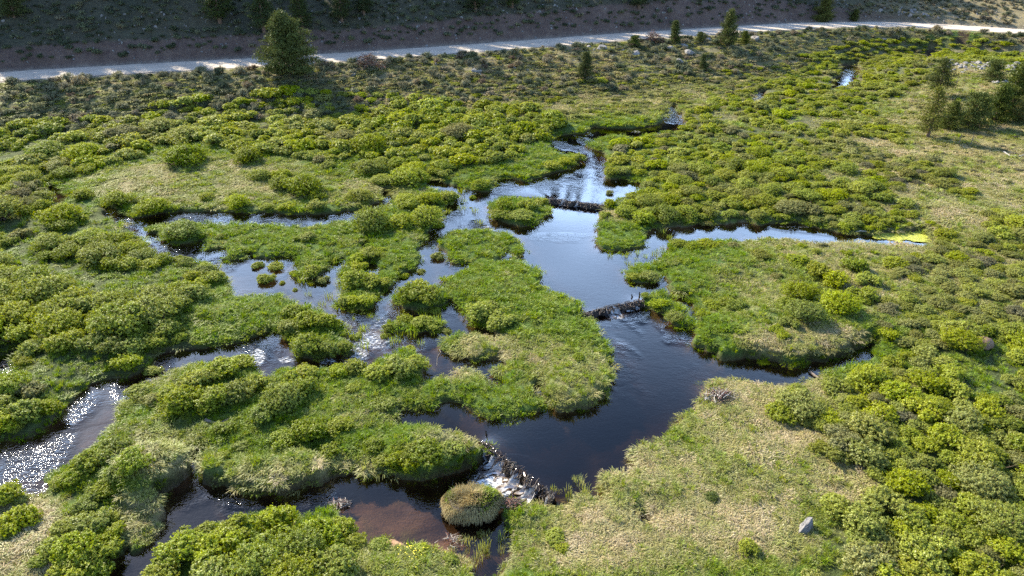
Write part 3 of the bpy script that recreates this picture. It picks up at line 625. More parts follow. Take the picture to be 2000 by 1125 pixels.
def tuft_mesh(nm, seed, n, h, splay, wdt, droop, rad):
    r = np.random.default_rng(seed); V = []; F = []; vv = []
    for i in range(n):
        a = r.uniform(0, 2 * np.pi); rr = rad * math.sqrt(r.uniform()); b = np.array([rr * math.cos(a), rr * math.sin(a), -.03])
        a2 = a + r.normal() * .7; sp = splay * r.uniform(.3, 1.2); hh = h * r.uniform(.6, 1.2)
        o = np.array([math.cos(a2), math.sin(a2), 0]); s = np.array([-o[1], o[0], 0]) * wdt * r.uniform(.7, 1.3) * .5
        m = b + o * sp * .45 + (0, 0, hh * .7); t = b + o * sp + (0, 0, hh * (1 - droop * r.uniform(.4, 1)))
        k = len(V); V += [b - s, b + s, m + s * .9, m - s * .9, t + s * .25, t - s * .25]; F += [(k, k + 1, k + 2, k + 3), (k + 3, k + 2, k + 4, k + 5)]; vv += [float(np.clip(r.normal(.5, .28), 0, 1))] * 6
    return mesh_from(nm, V, F, [M_grass], {'v': ('FLOAT', np.array(vv))})
TUFT = [tuft_mesh("tuft", 400, 46, .24, .13, .017, .15, .17), tuft_mesh("tuft", 401, 52, .19, .17, .018, .35, .20), tuft_mesh("tuft", 402, 40, .28, .12, .016, .2, .13),
        tuft_mesh("tuft", 403, 56, .15, .26, .020, .75, .20), tuft_mesh("tuft", 404, 50, .17, .24, .020, .9, .24), tuft_mesh("tuft", 405, 26, .42, .10, .014, .2, .14)]

def pine_geo(seed, H, R, nb, per, cl_r, nsz, trunk=.0, lean=0, skirt=.12, power=.85):
    r = np.random.default_rng(seed); V = []; F = []; vv = []; off = 0
    tp = [np.array([lean * t * t * H + .02 * math.sin(5 * t), .015 * H * math.sin(3 * t + seed), t * H * .97]) for t in np.linspace(0, 1, 8)]
    trunkg = tube([p - (0, 0, .15) if i == 0 else p for i, p in enumerate(tp)], [.028 * H * (1 - .93 * t) + .01 for t in np.linspace(0, 1, 8)], 8)
    limbs = []; cs = []; ns = []; cv = []
    for i in range(nb):
        t = skirt + (1 - skirt) * ((i + r.uniform()) / nb) ** .95
        f = (1 - (t - skirt) / (1 - skirt)); prof = (f ** power) * (.55 + .45 * min(1, (t - skirt) / .12 + .35)) 
        Lb = R * (prof + .06) * r.uniform(.48, 1.3); a = i * 2.399 + r.normal() * .5
        base = np.array([np.interp(t, np.linspace(0, 1, 8), [p[k] for p in tp]) for k in range(3)])
        dz = r.uniform(-.12, .25) + .55 * t; d = np.array([math.cos(a), math.sin(a), dz])
        end = base + d * Lb; mid = base + d * Lb * .55 - (0, 0, .05 * Lb)
        limbs.append(tube([base, mid, end], [.012 * H * (1 - t) + .012, .006 * H * (1 - t) + .008, .005], 4))
        nc = max(2, int(per * (Lb / R + .25)))
        for q in range(nc):
            s = .3 + .75 * (q + r.uniform()) / nc; side = np.array([-d[1], d[0], 0]) * r.normal() * .26 * Lb * (1.1 - s * .6)
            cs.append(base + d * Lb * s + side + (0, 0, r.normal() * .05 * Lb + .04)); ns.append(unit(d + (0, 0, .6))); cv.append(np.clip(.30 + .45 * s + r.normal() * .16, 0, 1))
    for q in range(10):
        cs.append(tp[-1] + r.normal(size=3) * (.02 * R, .02 * R, .03 * H) ); ns.append(np.array([0, 0, 1.])); cv.append(.8)
    cs = np.array(cs); ns = np.array(ns); cv = np.array(cv); m = nsz
    c = np.repeat(cs, m, 0) + r.normal(size=(len(cs) * m, 3)) * cl_r * np.array([1, 1, .75])
    n = unit(r.normal(size=c.shape) + np.repeat(ns, m, 0) * .3); v = np.clip(np.repeat(cv, m) + r.normal(size=len(c)) * .15, 0, 1)
    lv, lf, lvv = leaf_cards(c, n, cl_r * 1.15 * r.uniform(.6, 1.3, len(c)), cl_r * .42 * r.uniform(.6, 1.3, len(c)), r, v)
    tV, tF = merge([trunkg] + limbs)
    return lv, lf, lvv, tV, tF
def pine_meshes(nm, *a, **k):
    lv, lf, lvv, tV, tF = pine_geo(*a, **k)
    return mesh_from(nm + "_crown", lv, lf, [M_pine], {'v': ('FLOAT', lvv)}), mesh_from(nm + "_trunk", tV, tF, [M_bark])

# ------------------------------------------------------------------ shrub placement
W_LIST = [ # px, base py, width px, tone, height factor
(350,325,104,.32,.8),(480,318,76,.38,.8),(155,392,52,.45,.8),(120,350,60,.3,.7),(228,414,74,.40,.8),(292,418,76,.42,.7),(400,392,42,.5,.7),(460,406,60,.50,.8),(352,472,92,.28,.7),
(505,538,30,.52,.8),(540,541,40,.6,.7),(575,540,26,.5,.8),(612,545,44,.5,.8),(520,568,42,.58,.9),(552,566,16,.6,1),(578,580,14,.4,1),(632,562,30,.66,1.1),(580,385,96,.33,.9),(548,372,60,.36,.9),(620,392,44,.4,.7),(502,352,56,.4,.8),(545,352,50,.42,.7),(722,342,74,.42,.8),(700,330,40,.45,.7),(748,362,56,.46,.7),(795,364,86,.55,.8),(760,368,44,.50,.8),(618,408,42,.6,.8),(700,392,62,.62,.7),(560,412,40,.48,.6),(520,414,34,.48,.6),
(725,446,92,.40,.95),(780,446,60,.55,.9),(830,442,78,.46,1.0),(795,402,60,.52,.7),(800,410,50,.5,.7),(838,402,60,.48,.8),(876,394,44,.46,.8),(938,374,46,.52,.8),(875,405,26,.6,.6),(923,404,16,.5,1),(902,412,10,.6,1),(920,425,8,.6,1),(873,428,16,.55,.9),(858,453,26,.5,.8),
(600,470,40,.62,.8),(582,470,26,.3,.7),(430,466,26,.45,.6),
(700,512,40,.5,.8),(722,508,48,.52,.7),(740,500,40,.5,.6),(700,528,40,.5,1.0),(690,560,70,.40,.9),(722,562,56,.48,.8),(748,560,36,.6,.7),(672,600,34,.5,.9),(716,600,46,.52,.8),(692,598,40,.5,.8),(688,616,14,.5,1),(788,548,26,.52,.8),(855,524,34,.6,.8),(822,545,24,.55,.8),
(795,592,64,.36,1.0),(832,602,72,.36,1.0),(815,575,60,.42,.9),(848,622,30,.42,.8),(790,634,50,.40,.7),(825,640,50,.42,.6),(845,648,36,.45,.6),(757,650,28,.4,.8),(855,655,20,.5,.7),(750,668,22,.5,.9),
(935,628,70,.50,.8),(980,640,70,.48,.7),(955,610,50,.5,.7),(872,662,30,.4,.6),
(570,620,50,.34,.8),(600,645,70,.36,.8),(632,640,54,.38,.8),(655,640,34,.5,.8),(560,650,50,.45,.8),(600,700,74,.34,1.0),(640,700,60,.36,.9),(672,690,40,.36,.9),(695,668,30,.4,.8),
(690,728,60,.46,.9),(660,735,50,.48,.8),(740,742,70,.48,.8),(782,736,80,.46,.9),(812,720,56,.44,.8),(800,690,30,.5,.7),(576,775,90,.38,1.0),(540,800,100,.34,1.0),(590,745,66,.50,.8),(520,820,80,.3,.8),
(350,806,90,.40,.9),(410,800,90,.42,.9),(460,786,84,.42,.9),(500,762,60,.40,.9),(380,760,80,.5,.9),(430,738,84,.48,.8),(470,720,60,.45,.7),(330,780,60,.45,.8),(300,745,40,.5,.8),(265,780,60,.40,.7),(290,790,46,.7,.7),(245,800,40,.4,.6),(440,848,60,.3,.7),(470,880,40,.35,.5),
(985,414,52,.36,.9),(1030,410,44,.40,.9),(1058,402,34,.46,.9),(968,426,36,.6,.8),(985,436,50,.38,.6),(1020,430,60,.42,.5),
(1192,406,32,.42,.9),(1182,425,28,.45,.8),(1225,424,54,.44,.8),(1258,438,60,.46,.8),(1300,434,70,.36,.9),(1340,426,60,.46,.8),(1190,396,20,.7,1),(1195,345,40,.5,.8),(1215,342,40,.55,.7),(1130,318,34,.52,.9),(1105,322,40,.52,.7),(1080,330,50,.55,.5),
(1360,488,44,.40,.6),(1330,482,50,.42,.4),(1390,484,60,.46,.4),(1435,485,30,.74,.8),(1490,506,46,.66,.7),(1420,598,40,.45,.8),(1440,605,50,.34,.8),(1395,606,44,.44,.7),(1378,618,34,.44,.6),(1240,548,36,.6,.6),(1268,552,50,.58,.6),(1262,582,26,.4,.9),(1290,606,50,.42,.5),(1320,626,50,.42,.5),
(1600,540,60,.55,.8),(1560,515,50,.5,.7),(1672,530,60,.36,.9),(1570,588,84,.38,.8),(1545,600,44,.38,.8),(1578,634,90,.36,.8),(1545,640,50,.36,.7),(1655,612,96,.46,.9),(1690,590,70,.42,.9),(1635,560,70,.48,.8),(1700,560,60,.5,.8),(1520,652,40,.34,.7),(1500,634,24,.3,.7),(1530,660,36,.45,.6),(1950,605,26,.15,1.3),
(1393,978,36,.10,.8),(1463,1085,52,.56,.9),(1086,1062,56,.52,.7),(1098,1078,36,.5,.7),(1637,1012,78,.52,.9),(1530,942,24,.52,.7),(1628,985,40,.50,.7),(1130,706,32,.34,.8),(1105,690,36,.46,.5),
(350,1105,110,.44,.9),(420,1110,120,.42,.95),(500,1135,150,.42,1.0),(450,1060,90,.44,.8),(575,1110,130,.36,1.0),(540,1055,110,.42,.9),(620,1080,110,.40,.9),(660,1050,70,.44,.8),(395,1065,70,.46,.8),(690,1075,60,.46,.7),(640,1150,130,.44,.9),(560,1180,150,.42,.9),(400,1170,130,.42,.9),(310,1150,90,.45,.9),
(215,905,90,.36,1.0),(255,925,84,.36,.9),(175,925,84,.38,.9),(140,950,70,.40,.8),(110,955,44,.5,.8),(228,945,60,.34,.8),(195,975,70,.36,.8),(165,1000,60,.38,.8),(120,1045,60,.44,.7),(165,1045,90,.42,.8),(205,1060,70,.38,.8),(100,1085,70,.38,.8),(75,1110,50,.40,.8),(140,1100,100,.44,.9),(190,1100,80,.46,.9),(130,1140,100,.46,.9),(180,1150,90,.4,.9),(215,1020,40,.46,.7),(30,1040,90,.46,.9),(0,990,80,.48,.9),(5,1055,50,.4,.7),(35,985,40,.55,.7),
(835,935,90,.34,.9),(790,935,76,.36,.8),(880,910,70,.38,.7),(810,900,60,.40,.8),(745,915,50,.42,.7),(730,880,50,.38,.7),(640,895,60,.36,.8),(600,860,80,.34,.8),(550,875,70,.36,.7),(660,845,60,.4,.6),(690,765,40,.4,.6),(430,900,40,.42,.7),(750,800,60,.36,.5),
(880,1104,40,.45,.8),(740,1075,50,.46,.5),(820,1085,50,.5,.5),(1490,720,30,.5,.5),(1560,770,50,.5,.6),(1640,770,70,.45,.7),(1540,545,1,.5,.1),
(1285,332,50,.5,.7),(1440,332,60,.34,.8),(1410,325,36,.6,.6),(1480,310,60,.36,.8),(1395,365,50,.36,.9),(1455,372,60,.45,.8),(1380,452,30,.75,.8),(1350,460,1,.4,.1)]
W_LIST = [w for w in W_LIST if w[2] > 5]
ar = np.array(W_LIST)
hx, hy, hz_ = pg(ar[:, 0], ar[:, 1])
plants = []   # x,y,z,r,h,tone
_, _, dd = project(hx, hy, hz_)
for i, wv in enumerate(W_LIST):
    r_ = wv[2] * dd[i] / FPX / 2 * .97; plants.append([hx[i], hy[i] + r_ * .45, 0, r_, r_ * wv[4] * .86, wv[3]])
n_hand = len(plants)
# thickets
cell = {}
def put(x, y, r): cell.setdefault((int(x // 3), int(y // 3)), []).append((x, y, r))
def free(x, y, r, sp):
    ci, cj = int(x // 3), int(y // 3)
    for a in (-1, 0, 1):
        for b in (-1, 0, 1):
            for (u, v, q) in cell.get((ci + a, cj + b), ()):
                if (u - x) ** 2 + (v - y) ** 2 < (sp * .5 * (r + q)) ** 2: return False
    return True
for p in plants: put(p[0], p[1], p[3])
NC = 110000
cy = rng.uniform(11, 128, NC) ; cx = rng.uniform(-1, 1, NC) * (cy * .90 + 16)
cz, cw, cd, cs_ = height(cx, cy); cpx, cpy, cdep = project(cx, cy, cz); zc = zone(*cl(cpx, cpy))
clus = fbm(cx * .16, cy * .16, 140, 2); tonen = fbm(cx * .10, cy * .10, 141, 2); rr0 = rng.uniform(0, 1, NC)
gap = fbm(cx * .22, cy * .22, 143, 2)
for i in range(NC):
    z = int(zc[i])
    if z == 0 or cs_[i] > -6.5 or ((cpx[i] - 1923) / 62) ** 2 + ((cpy[i] - 722) / 62) ** 2 < 1 or ((cpx[i] - 1571) / 85) ** 2 + ((cpy[i] - 1060) / 75) ** 2 < 1: continue
    if cd[i] < .35: continue
    spc, r0, r1, tm, ts, hf = ZN[z]
    if z in (1, 2, 3, 10) and gap[i] < .30: continue
    if z in (5, 6) and gap[i] < .36: continue
    if z in (8, 9) and rr0[i] > .6: continue
    r = r0 + (r1 - r0) * rr0[i] ** 1.5 * (.6 + .8 * clus[i])
    if cd[i] < r * .8: r = max(r * .55, .4)
    x, y = cx[i], cy[i]
    if not free(x, y, r, spc): continue
    h = r * hf * (.78 + .36 * clus[i])
    # keep sight lines to the open water as in the photograph
    pt = project(np.array([x - .8 * r, x, x + .8 * r, x, x - .5 * r, x + .5 * r]), np.full(6, y), np.array([cz[i] + h * .5, cz[i] + h * .5, cz[i] + h * .5, cz[i] + h * 1.05, cz[i] + h, cz[i] + h]))
    if water_px(pt[0], pt[1]).sum() >= 1 or water_px(cpx[i], cpy[i]): continue
    put(x, y, r)
    t = tm + ts * 2.2 * (tonen[i] - .5) + rng.normal() * ts * .42
    t = tm + (t - tm) * 1.15 + .22 * (fbm(x * .03 + 5, y * .03, 160, 2) - .5)
    if rr0[(i * 7) % NC] > .91: t += rng.uniform(.1, .35)
    plants.append([x, y, 0, r, h, float(np.clip(t, .05, .98))])
plants = np.array(plants); pz = height(plants[:, 0], plants[:, 1], False); pd = sd(plants[:, 0], plants[:, 1])
plants[:, 2] = np.where(pd < 0, wlev(plants[:, 0], plants[:, 1]) - .05, pz) - .03
ppx, ppy, pdp = project(plants[:, 0], plants[:, 1], plants[:, 2]); size = plants[:, 3] * FPX / pdp
inview = (ppx > -40) & (ppx < 2040) & (ppy > -20) & (ppy < 1180)
score = np.where(inview, size, 0); score[:n_hand] += 30 * inview[:n_hand]
order = np.argsort(-score); ind = order[:298]; rest = np.setdiff1d(np.arange(len(plants)), ind)
print("willows", len(plants), "hand", n_hand)

ORD = ["", "", "second ", "third ", "fourth ", "fifth ", "sixth ", "seventh ", "eighth ", "ninth ", "tenth ", "eleventh ", "twelfth ", "thirteenth ", "fourteenth ", "fifteenth ", "sixteenth ", "seventeenth ", "eighteenth ", "nineteenth ", "twentieth "]
def make_labels(xy, cls, noun, marks):
    """label every plant by its look and its rank of closeness to a named landmark"""
    M = np.array([m[:2] for m in marks]); dm = np.hypot(xy[:, None, 0] - M[None, :, 0], xy[:, None, 1] - M[None, :, 1]); res = [None] * len(xy)
    cls = np.array(cls)
    for i in range(len(xy)):
        same = cls == cls[i]; rank = 1 + (dm[same] < dm[i]).sum(0); sc_ = rank + dm[i] / 14.0
        k = int(np.argmin(sc_)); rk = min(int(rank[k]), len(ORD) - 1)
        res[i] = f"{ORD[rk]}closest {cls[i]} {noun} to {marks[k][2]}"
    return res
def mark(px, py, name):
    x, y, z = pg([px], [py]); return (float(x[0]), float(y[0]), name)
MARKS = [mark(*m) for m in [(1010,925,"the lowest beaver dam"),(1200,600,"the middle beaver dam"),(1120,394,"the farthest beaver dam"),(920,1000,"the round grass hummock"),(1570,1025,"the angular grey boulder"),
 (1923,680,"the bare tan soil mound"),(1760,465,"the yellow floating algae"),(1405,775,"the brown brush pile"),(565,148,"the big roadside pine"),(770,1056,"the small sand spit"),(262,445,"the narrow loop channel bend"),
 (380,360,"the pale grassy clearing"),(60,900,"the sun glittering river"),(1900,132,"the grey rock pile"),(1900,255,"the pine grove"),(1655,145,"the far blue pool"),(1600,700,"the undercut creek bank"),(665,1000,"the snagged driftwood"),
 (725,665,"the white riffle"),(290,1090,"the narrow lower stream"),(1210,470,"the grassy pond peninsula"),(600,550,"the braided shallows"),(1142,152,"the lone pine above the thicket"),(1050,720,"the rounded grass lobe"),(1420,445,"the side channel"),
 (855,700,"the thin stick in the pond"),(385,900,"the dark gully"),(10,700,"the bright water at left edge"),(1150,1120,"the bottom centre meadow"),(2000,1110,"the bottom right corner"),(10,1110,"the bottom left corner"),(2000,860,"the right edge below the mound"),(500,240,"the thicket under the roadside pine"),(20,560,"the left edge thicket"),(1300,235,"the upstream bend")]]
def wclass(r, h, t):
    s = "large spreading" if r > 1.25 else ("mid-sized" if r > .75 else "small")
    if h / r > .88 and r > .5: s = "tall " + ("large" if r > 1.25 else "rounded")
    c = "dark green" if t < .34 else ("fresh green" if t < .43 else ("bright green" if t < .52 else ("yellow-green" if t < .63 else ("olive" if t < .76 else "greyish brown"))))
    return s + " " + c
cls = [wclass(plants[i, 3], plants[i, 4], plants[i, 5]) for i in ind]
labs = make_labels(plants[ind][:, :2], cls, "willow shrub", MARKS)
for n, i in enumerate(ind):
    x, y, z, r, h, t = plants[i]; fo, stm, whole = WILF[int(rng.integers(0, 5))] if pdp[i] > 75 else (WILB[int(rng.integers(0, 5))] if r > 1.1 else WIL[int(rng.integers(0, 7))])
    asp = rng.uniform(.9, 1.1); pr = dict(label=labs[n], category="shrub", group="willow shrubs on the valley floor")
    scl = (r * asp, r / asp, h * 1.12); rt = (0, 0, rng.uniform(0, 6.28))
    if size[i] > 22:
        e = link("willow_shrub", None, loc=(x, y, z), rot=rt, scale=scl, **pr); e.empty_display_size = .2
        f = link("foliage", fo, parent=e); f["tone"] = float(t); link("stems", stm, parent=e)
    else:
        o = link("willow_shrub", whole, loc=(x, y, z), rot=rt, scale=scl, **pr); o["tone"] = float(t)

# ------------------------------------------------------------------ stuff scattered with geometry nodes
def scatter(name, P, rot, scl, tone, index, sources, **props):
    n = len(P); me = bpy.data.meshes.new(name); me.vertices.add(n); me.vertices.foreach_set('co', np.asarray(P, np.float32).ravel())
    for nm, typ, arr in (('rot', 'FLOAT_VECTOR', rot), ('scl', 'FLOAT_VECTOR', scl), ('tone', 'FLOAT', tone), ('idx', 'INT', index)):
        a = me.attributes.new(nm, typ, 'POINT'); a.data.foreach_set('vector' if typ == 'FLOAT_VECTOR' else 'value', np.ascontiguousarray(arr, np.int32 if typ == 'INT' else np.float32).ravel())
    o = link(name, me, kind="stuff", **props)
    col = bpy.data.collections.new(name + "_sources")
    for i, s in enumerate(sources):
        so_ = bpy.data.objects.new(f"{name}_{i:02d}", s); col.objects.link(so_)
    ng = bpy.data.node_groups.new(name, 'GeometryNodeTree')
    ng.interface.new_socket('Geometry', in_out='INPUT', socket_type='NodeSocketGeometry'); ng.interface.new_socket('Geometry', in_out='OUTPUT', socket_type='NodeSocketGeometry')
    gi = ng.nodes.new('NodeGroupInput'); go = ng.nodes.new('NodeGroupOutput'); ci = ng.nodes.new('GeometryNodeCollectionInfo'); ci.inputs[0].default_value = col
    ci.inputs['Separate Children'].default_value = True; ci.inputs['Reset Children'].default_value = True
    ip = ng.nodes.new('GeometryNodeInstanceOnPoints'); ip.inputs['Pick Instance'].default_value = True
    def na(nm, dt):
        x = ng.nodes.new('GeometryNodeInputNamedAttribute'); x.data_type = dt; x.inputs[0].default_value = nm
        return [s for s in x.outputs if s.enabled and s.name == 'Attribute'][0] if True else None
    L = ng.links.new
    L(gi.outputs[0], ip.inputs['Points']); L(ci.outputs[0], ip.inputs['Instance'])
    L(na('idx', 'INT'), ip.inputs['Instance Index']); L(na('scl', 'FLOAT_VECTOR'), ip.inputs['Scale'])
    er = ng.nodes.new('FunctionNodeEulerToRotation'); L(na('rot', 'FLOAT_VECTOR'), er.inputs[0]); L(er.outputs[0], ip.inputs['Rotation'])
    L(ip.outputs[0], go.inputs[0])
    md = o.modifiers.new("scatter", 'NODES'); md.node_group = ng
    return o
def zrot(n): return np.stack([rng.normal(0, .05, n), rng.normal(0, .05, n), rng.uniform(0, 6.28, n)], 1)
R_ = plants[rest]; asp = rng.uniform(.88, 1.12, len(R_)); far = (pdp[rest] > 60)
scatter("willow_thicket", R_[:, :3], zrot(len(R_)), np.stack([R_[:, 3] * asp, R_[:, 3] / asp, R_[:, 4] * 1.12], 1), R_[:, 5], np.where(far, 7 + rng.integers(0, 5, len(R_)), np.where(R_[:, 3] > 1.1, 12 + rng.integers(0, 5, len(R_)), rng.integers(0, 7, len(R_)))),
        [m[2] for m in WIL] + [m[2] for m in WILF] + [m[2] for m in WILB], label="dense low willow thicket covering the valley floor away from the water", category="thicket")

# grass
def grass_band(y0, y1, dens, s):
    A = (y1 - y0) * ((y0 + y1) * .86 + 28); n = int(A * dens); y = rng.uniform(y0, y1, n); x = rng.uniform(-1, 1, n) * (y * .86 + 14)
    z, w, d, s_ = height(x, y); px, py, _ = project(x, y, z); px, py = cl(px, py); zn = zone(px, py); dr = dryness(px, py, x, y)
    keep = (d > .02) & (s_ < -RHW - 1.2) & ~((np.isin(zn, (1, 2, 3, 4, 7, 10))) & (rng.uniform(size=n) < .55)) & (blob(px, py, SAND) < .12)
    pat = fbm(x * .8, y * .8, 191)
    keep &= rng.uniform(size=n) < .55 + pat
    # sparse emergent sedge in the shallows
    em = blob(px, py, [(930, 1085, 60, 30, .30), (640, 560, 90, 50, .05), (1290, 470, 40, 30, .05), (760, 650, 100, 50, .10), (1120, 970, 70, 12, .3), (1240, 520, 50, 30, .1), (900, 430, 60, 60, .03)])
    wet = (d <= .02) & (d > -2.5) & (rng.uniform(size=n) < em); fr = (d <= .02) & (d > -.14) & (rng.uniform(size=n) < .4) & (y < 45)
    keep |= wet | fr
    x, y, z, w, d, dr, px, py, s_, wet = [q[keep] for q in (x, y, z, w, d, dr, px, py, s_, wet)]
    z = np.maximum(z, w - .1)
    q1 = project(x, y, z + .33 * s ** .25); q2 = project(x, y, z + .2); vis = (y > 40) & (water_px(q1[0], q1[1]) | water_px(q2[0], q2[1])) & (d > 0) & (rng.uniform(size=len(x)) < .8)
    x, y, z, w, d, dr, px, py, s_, wet = [q[~vis] for q in (x, y, z, w, d, dr, px, py, s_, wet)]; m = len(x)
    road = sst(-26, -10, s_); dr = np.clip(np.maximum(dr, .55 * road), 0, 1)
    sc_ = s * rng.uniform(.65, 1.3, m) * (.8 + .5 * fbm(x * .6, y * .6, 192)); sc_ = np.where(d < .35, sc_ * 1.1, sc_)
    hs = rng.uniform(.6, 1.1, m) * .72 * (1 - .45 * road) / s ** .75 * np.where(wet, 1.5, 1.0)
    tone = np.clip(dr + rng.normal(0, .16, m), 0, 1); ix = np.where(tone > .5, 3 + rng.integers(0, 2, m), rng.integers(0, 3, m)); ix = np.where(wet, 5, ix)
    tone = np.where(wet, np.clip(tone, .3, .6), tone)
    return np.stack([x, y, z], 1), np.stack([sc_, sc_, sc_ * hs], 1), tone, ix
G = [grass_band(*b) for b in ((11.5, 20, 34, .85), (20, 30, 24, 1.0), (30, 45, 13, 1.3), (45, 70, 6, 1.8), (70, 130, 2.0, 2.7))]
gP = np.concatenate([g[0] for g in G]); gS = np.concatenate([g[1] for g in G]); gT = np.concatenate([g[2] for g in G]); gI = np.concatenate([g[3] for g in G])
scatter("grass", gP, zrot(len(gP)), gS, gT, gI, TUFT, label="tufted sedge and meadow grass, bright green by water, straw coloured on dry banks", category="grass")
print("grass", len(gP))

# sagebrush on the bank and hillside
sp_ = []
cell.clear(); NS = 42000
sy = rng.uniform(60, 175, NS); sx = rng.uniform(-1, 1, NS) * (sy * .9); sz, sw, sdd, ss = height(sx, sy); spx, spy, sdp = project(sx, sy, sz)
den = fbm(sx * .12, sy * .12, 222)
for i in range(NS):
    s = ss[i]
    if -RHW - 1.6 < s < RHW + 1.6 or sdd[i] < 1 or spx[i] < -150 or spx[i] > 2150 or spy[i] < -60: continue
    if s < 0:
        lim = np.interp(sx[i], [-80, -30, 0, 30, 60, 90], [20, 17, 20, 19, 12, 10])
        if -s > lim or rng.uniform() > .25 + 1.3 * den[i] or (int(zone(spx[i], spy[i])) in (3, 7) and -s > 7): continue
        if sx[i] > -15 and s < -6 and rng.uniform() < .5: continue
        r = rng.uniform(.3, .85) * (1.25 if s > -7 else 1)
        t = np.clip(rng.normal(.42, .24), 0, 1)
    else:
        if rng.uniform() > (.75 if s < RHW + 6 else 1.8 * (den[i] - .25) + .35): continue
        r = rng.uniform(.25, .8); t = np.clip(rng.normal(.20 + .3 * (sx[i] > 55), .18), 0, 1)
    if not free(sx[i], sy[i], r, 1.25): continue
    put(sx[i], sy[i], r); sp_.append([sx[i], sy[i], sz[i] - .03, r, r * rng.uniform(.65, 1.0), t])
sp_ = np.array(sp_); qx, qy, qd = project(sp_[:, 0], sp_[:, 1], sp_[:, 2]); sz_ = np.where((qx > 0) & (qx < 2000) & (qy > 0), sp_[:, 3] * FPX / qd, 0)
so_ = np.argsort(-sz_); si = so_[:285]; sr = so_[285:]
SM = [mark(*m) for m in [(20,170,"the left end of the road"),(130,180,"the roadside near the left edge"),(240,190,"the first sunlit stretch of road"),(350,160,"the road left of the big pine"),(565,148,"the big roadside pine"),(440,175,"the slope left of the big pine"),(650,170,"the big pine's shadow"),(720,125,"the red-stemmed bare shrub"),(800,150,"the slope below the bare shrub"),(930,137,"the pale boulder below the road"),(1040,110,"the road's middle"),(1142,152,"the lone pine above the thicket"),(1290,130,"the knoll boulders"),(1316,85,"the slim roadside pine"),(1420,88,"the bushy roadside pine"),(1540,95,"the far roadside bank"),(1700,75,"the dark bank under the road bend"),(1850,62,"the pale road at the far right"),(1600,110,"the bank below the road bend"),(100,230,"the left edge of the willow thicket"),(300,215,"the willow thicket's back edge")]]
def sclass(r, h, t):
    return ("broad " if r > .72 else ("mid-sized " if r > .5 else "small ")) + ("tall " if h / r > .88 else ("low " if h / r < .75 else "rounded ")) + ("dark green" if t < .22 else ("grey-green" if t < .45 else ("pale grey-tan" if t < .68 else "brown")))
sl_ = make_labels(sp_[si][:, :2], [sclass(*sp_[i, 3:6]) for i in si], "sagebrush", SM)
for n, i in enumerate(si):
    x, y, z, r, h, t = sp_[i]
    o = link("sagebrush", SAGE[int(rng.integers(0, 4))][2], loc=(x, y, z), rot=(0, 0, rng.uniform(0, 6.28)), scale=(r, r, h * 1.2), label=sl_[n], category="sagebrush", group="sagebrush on the bank below the road"); o["tone"] = float(t)
R2 = sp_[sr]
scatter("sagebrush_scrub", R2[:, :3], zrot(len(R2)), np.stack([R2[:, 3], R2[:, 3], R2[:, 4] * 1.2], 1), R2[:, 5], rng.integers(0, 4, len(R2)), [m[2] for m in SAGE], label="low grey-green scrub dotted over the shaded hillside and far bank", category="scrub")
print("sage", len(sp_))

# ------------------------------------------------------------------ pines
PM = {'round': pine_meshes("pine_round", 1, 10, 3.6, 110, 15, .30, 20, skirt=.06, power=.62),
      'slim': pine_meshes("pine_slim", 2, 6, 1.15, 64, 9, .20, 15, skirt=.06, power=.6),
      'full': pine_meshes("pine_full", 3, 6, 1.9, 74, 11, .22, 15, skirt=.05, power=.6),
      'open': pine_meshes("pine_open", 4, 7, 2.1, 54, 9, .24, 14, skirt=.22, lean=.03, power=.55),
      'bush': pine_meshes("pine_bush", 5, 4, 1.9, 60, 11, .20, 15, skirt=.04, power=.5),
      'ragged': pine_meshes("pine_ragged", 6, 7, 1.7, 58, 8, .22, 13, skirt=.12, lean=.05, power=.7),
      'tall': pine_meshes("pine_tall", 7, 12, 2.4, 80, 10, .32, 12, skirt=.12, power=.75)}
PH = {'round': 10, 'slim': 6, 'full': 6, 'open': 7, 'bush': 4, 'ragged': 7, 'tall': 12}; PR = {'round': 3.6, 'slim': 1.15, 'full': 1.9, 'open': 2.1, 'bush': 1.9, 'ragged': 1.7, 'tall': 2.4}
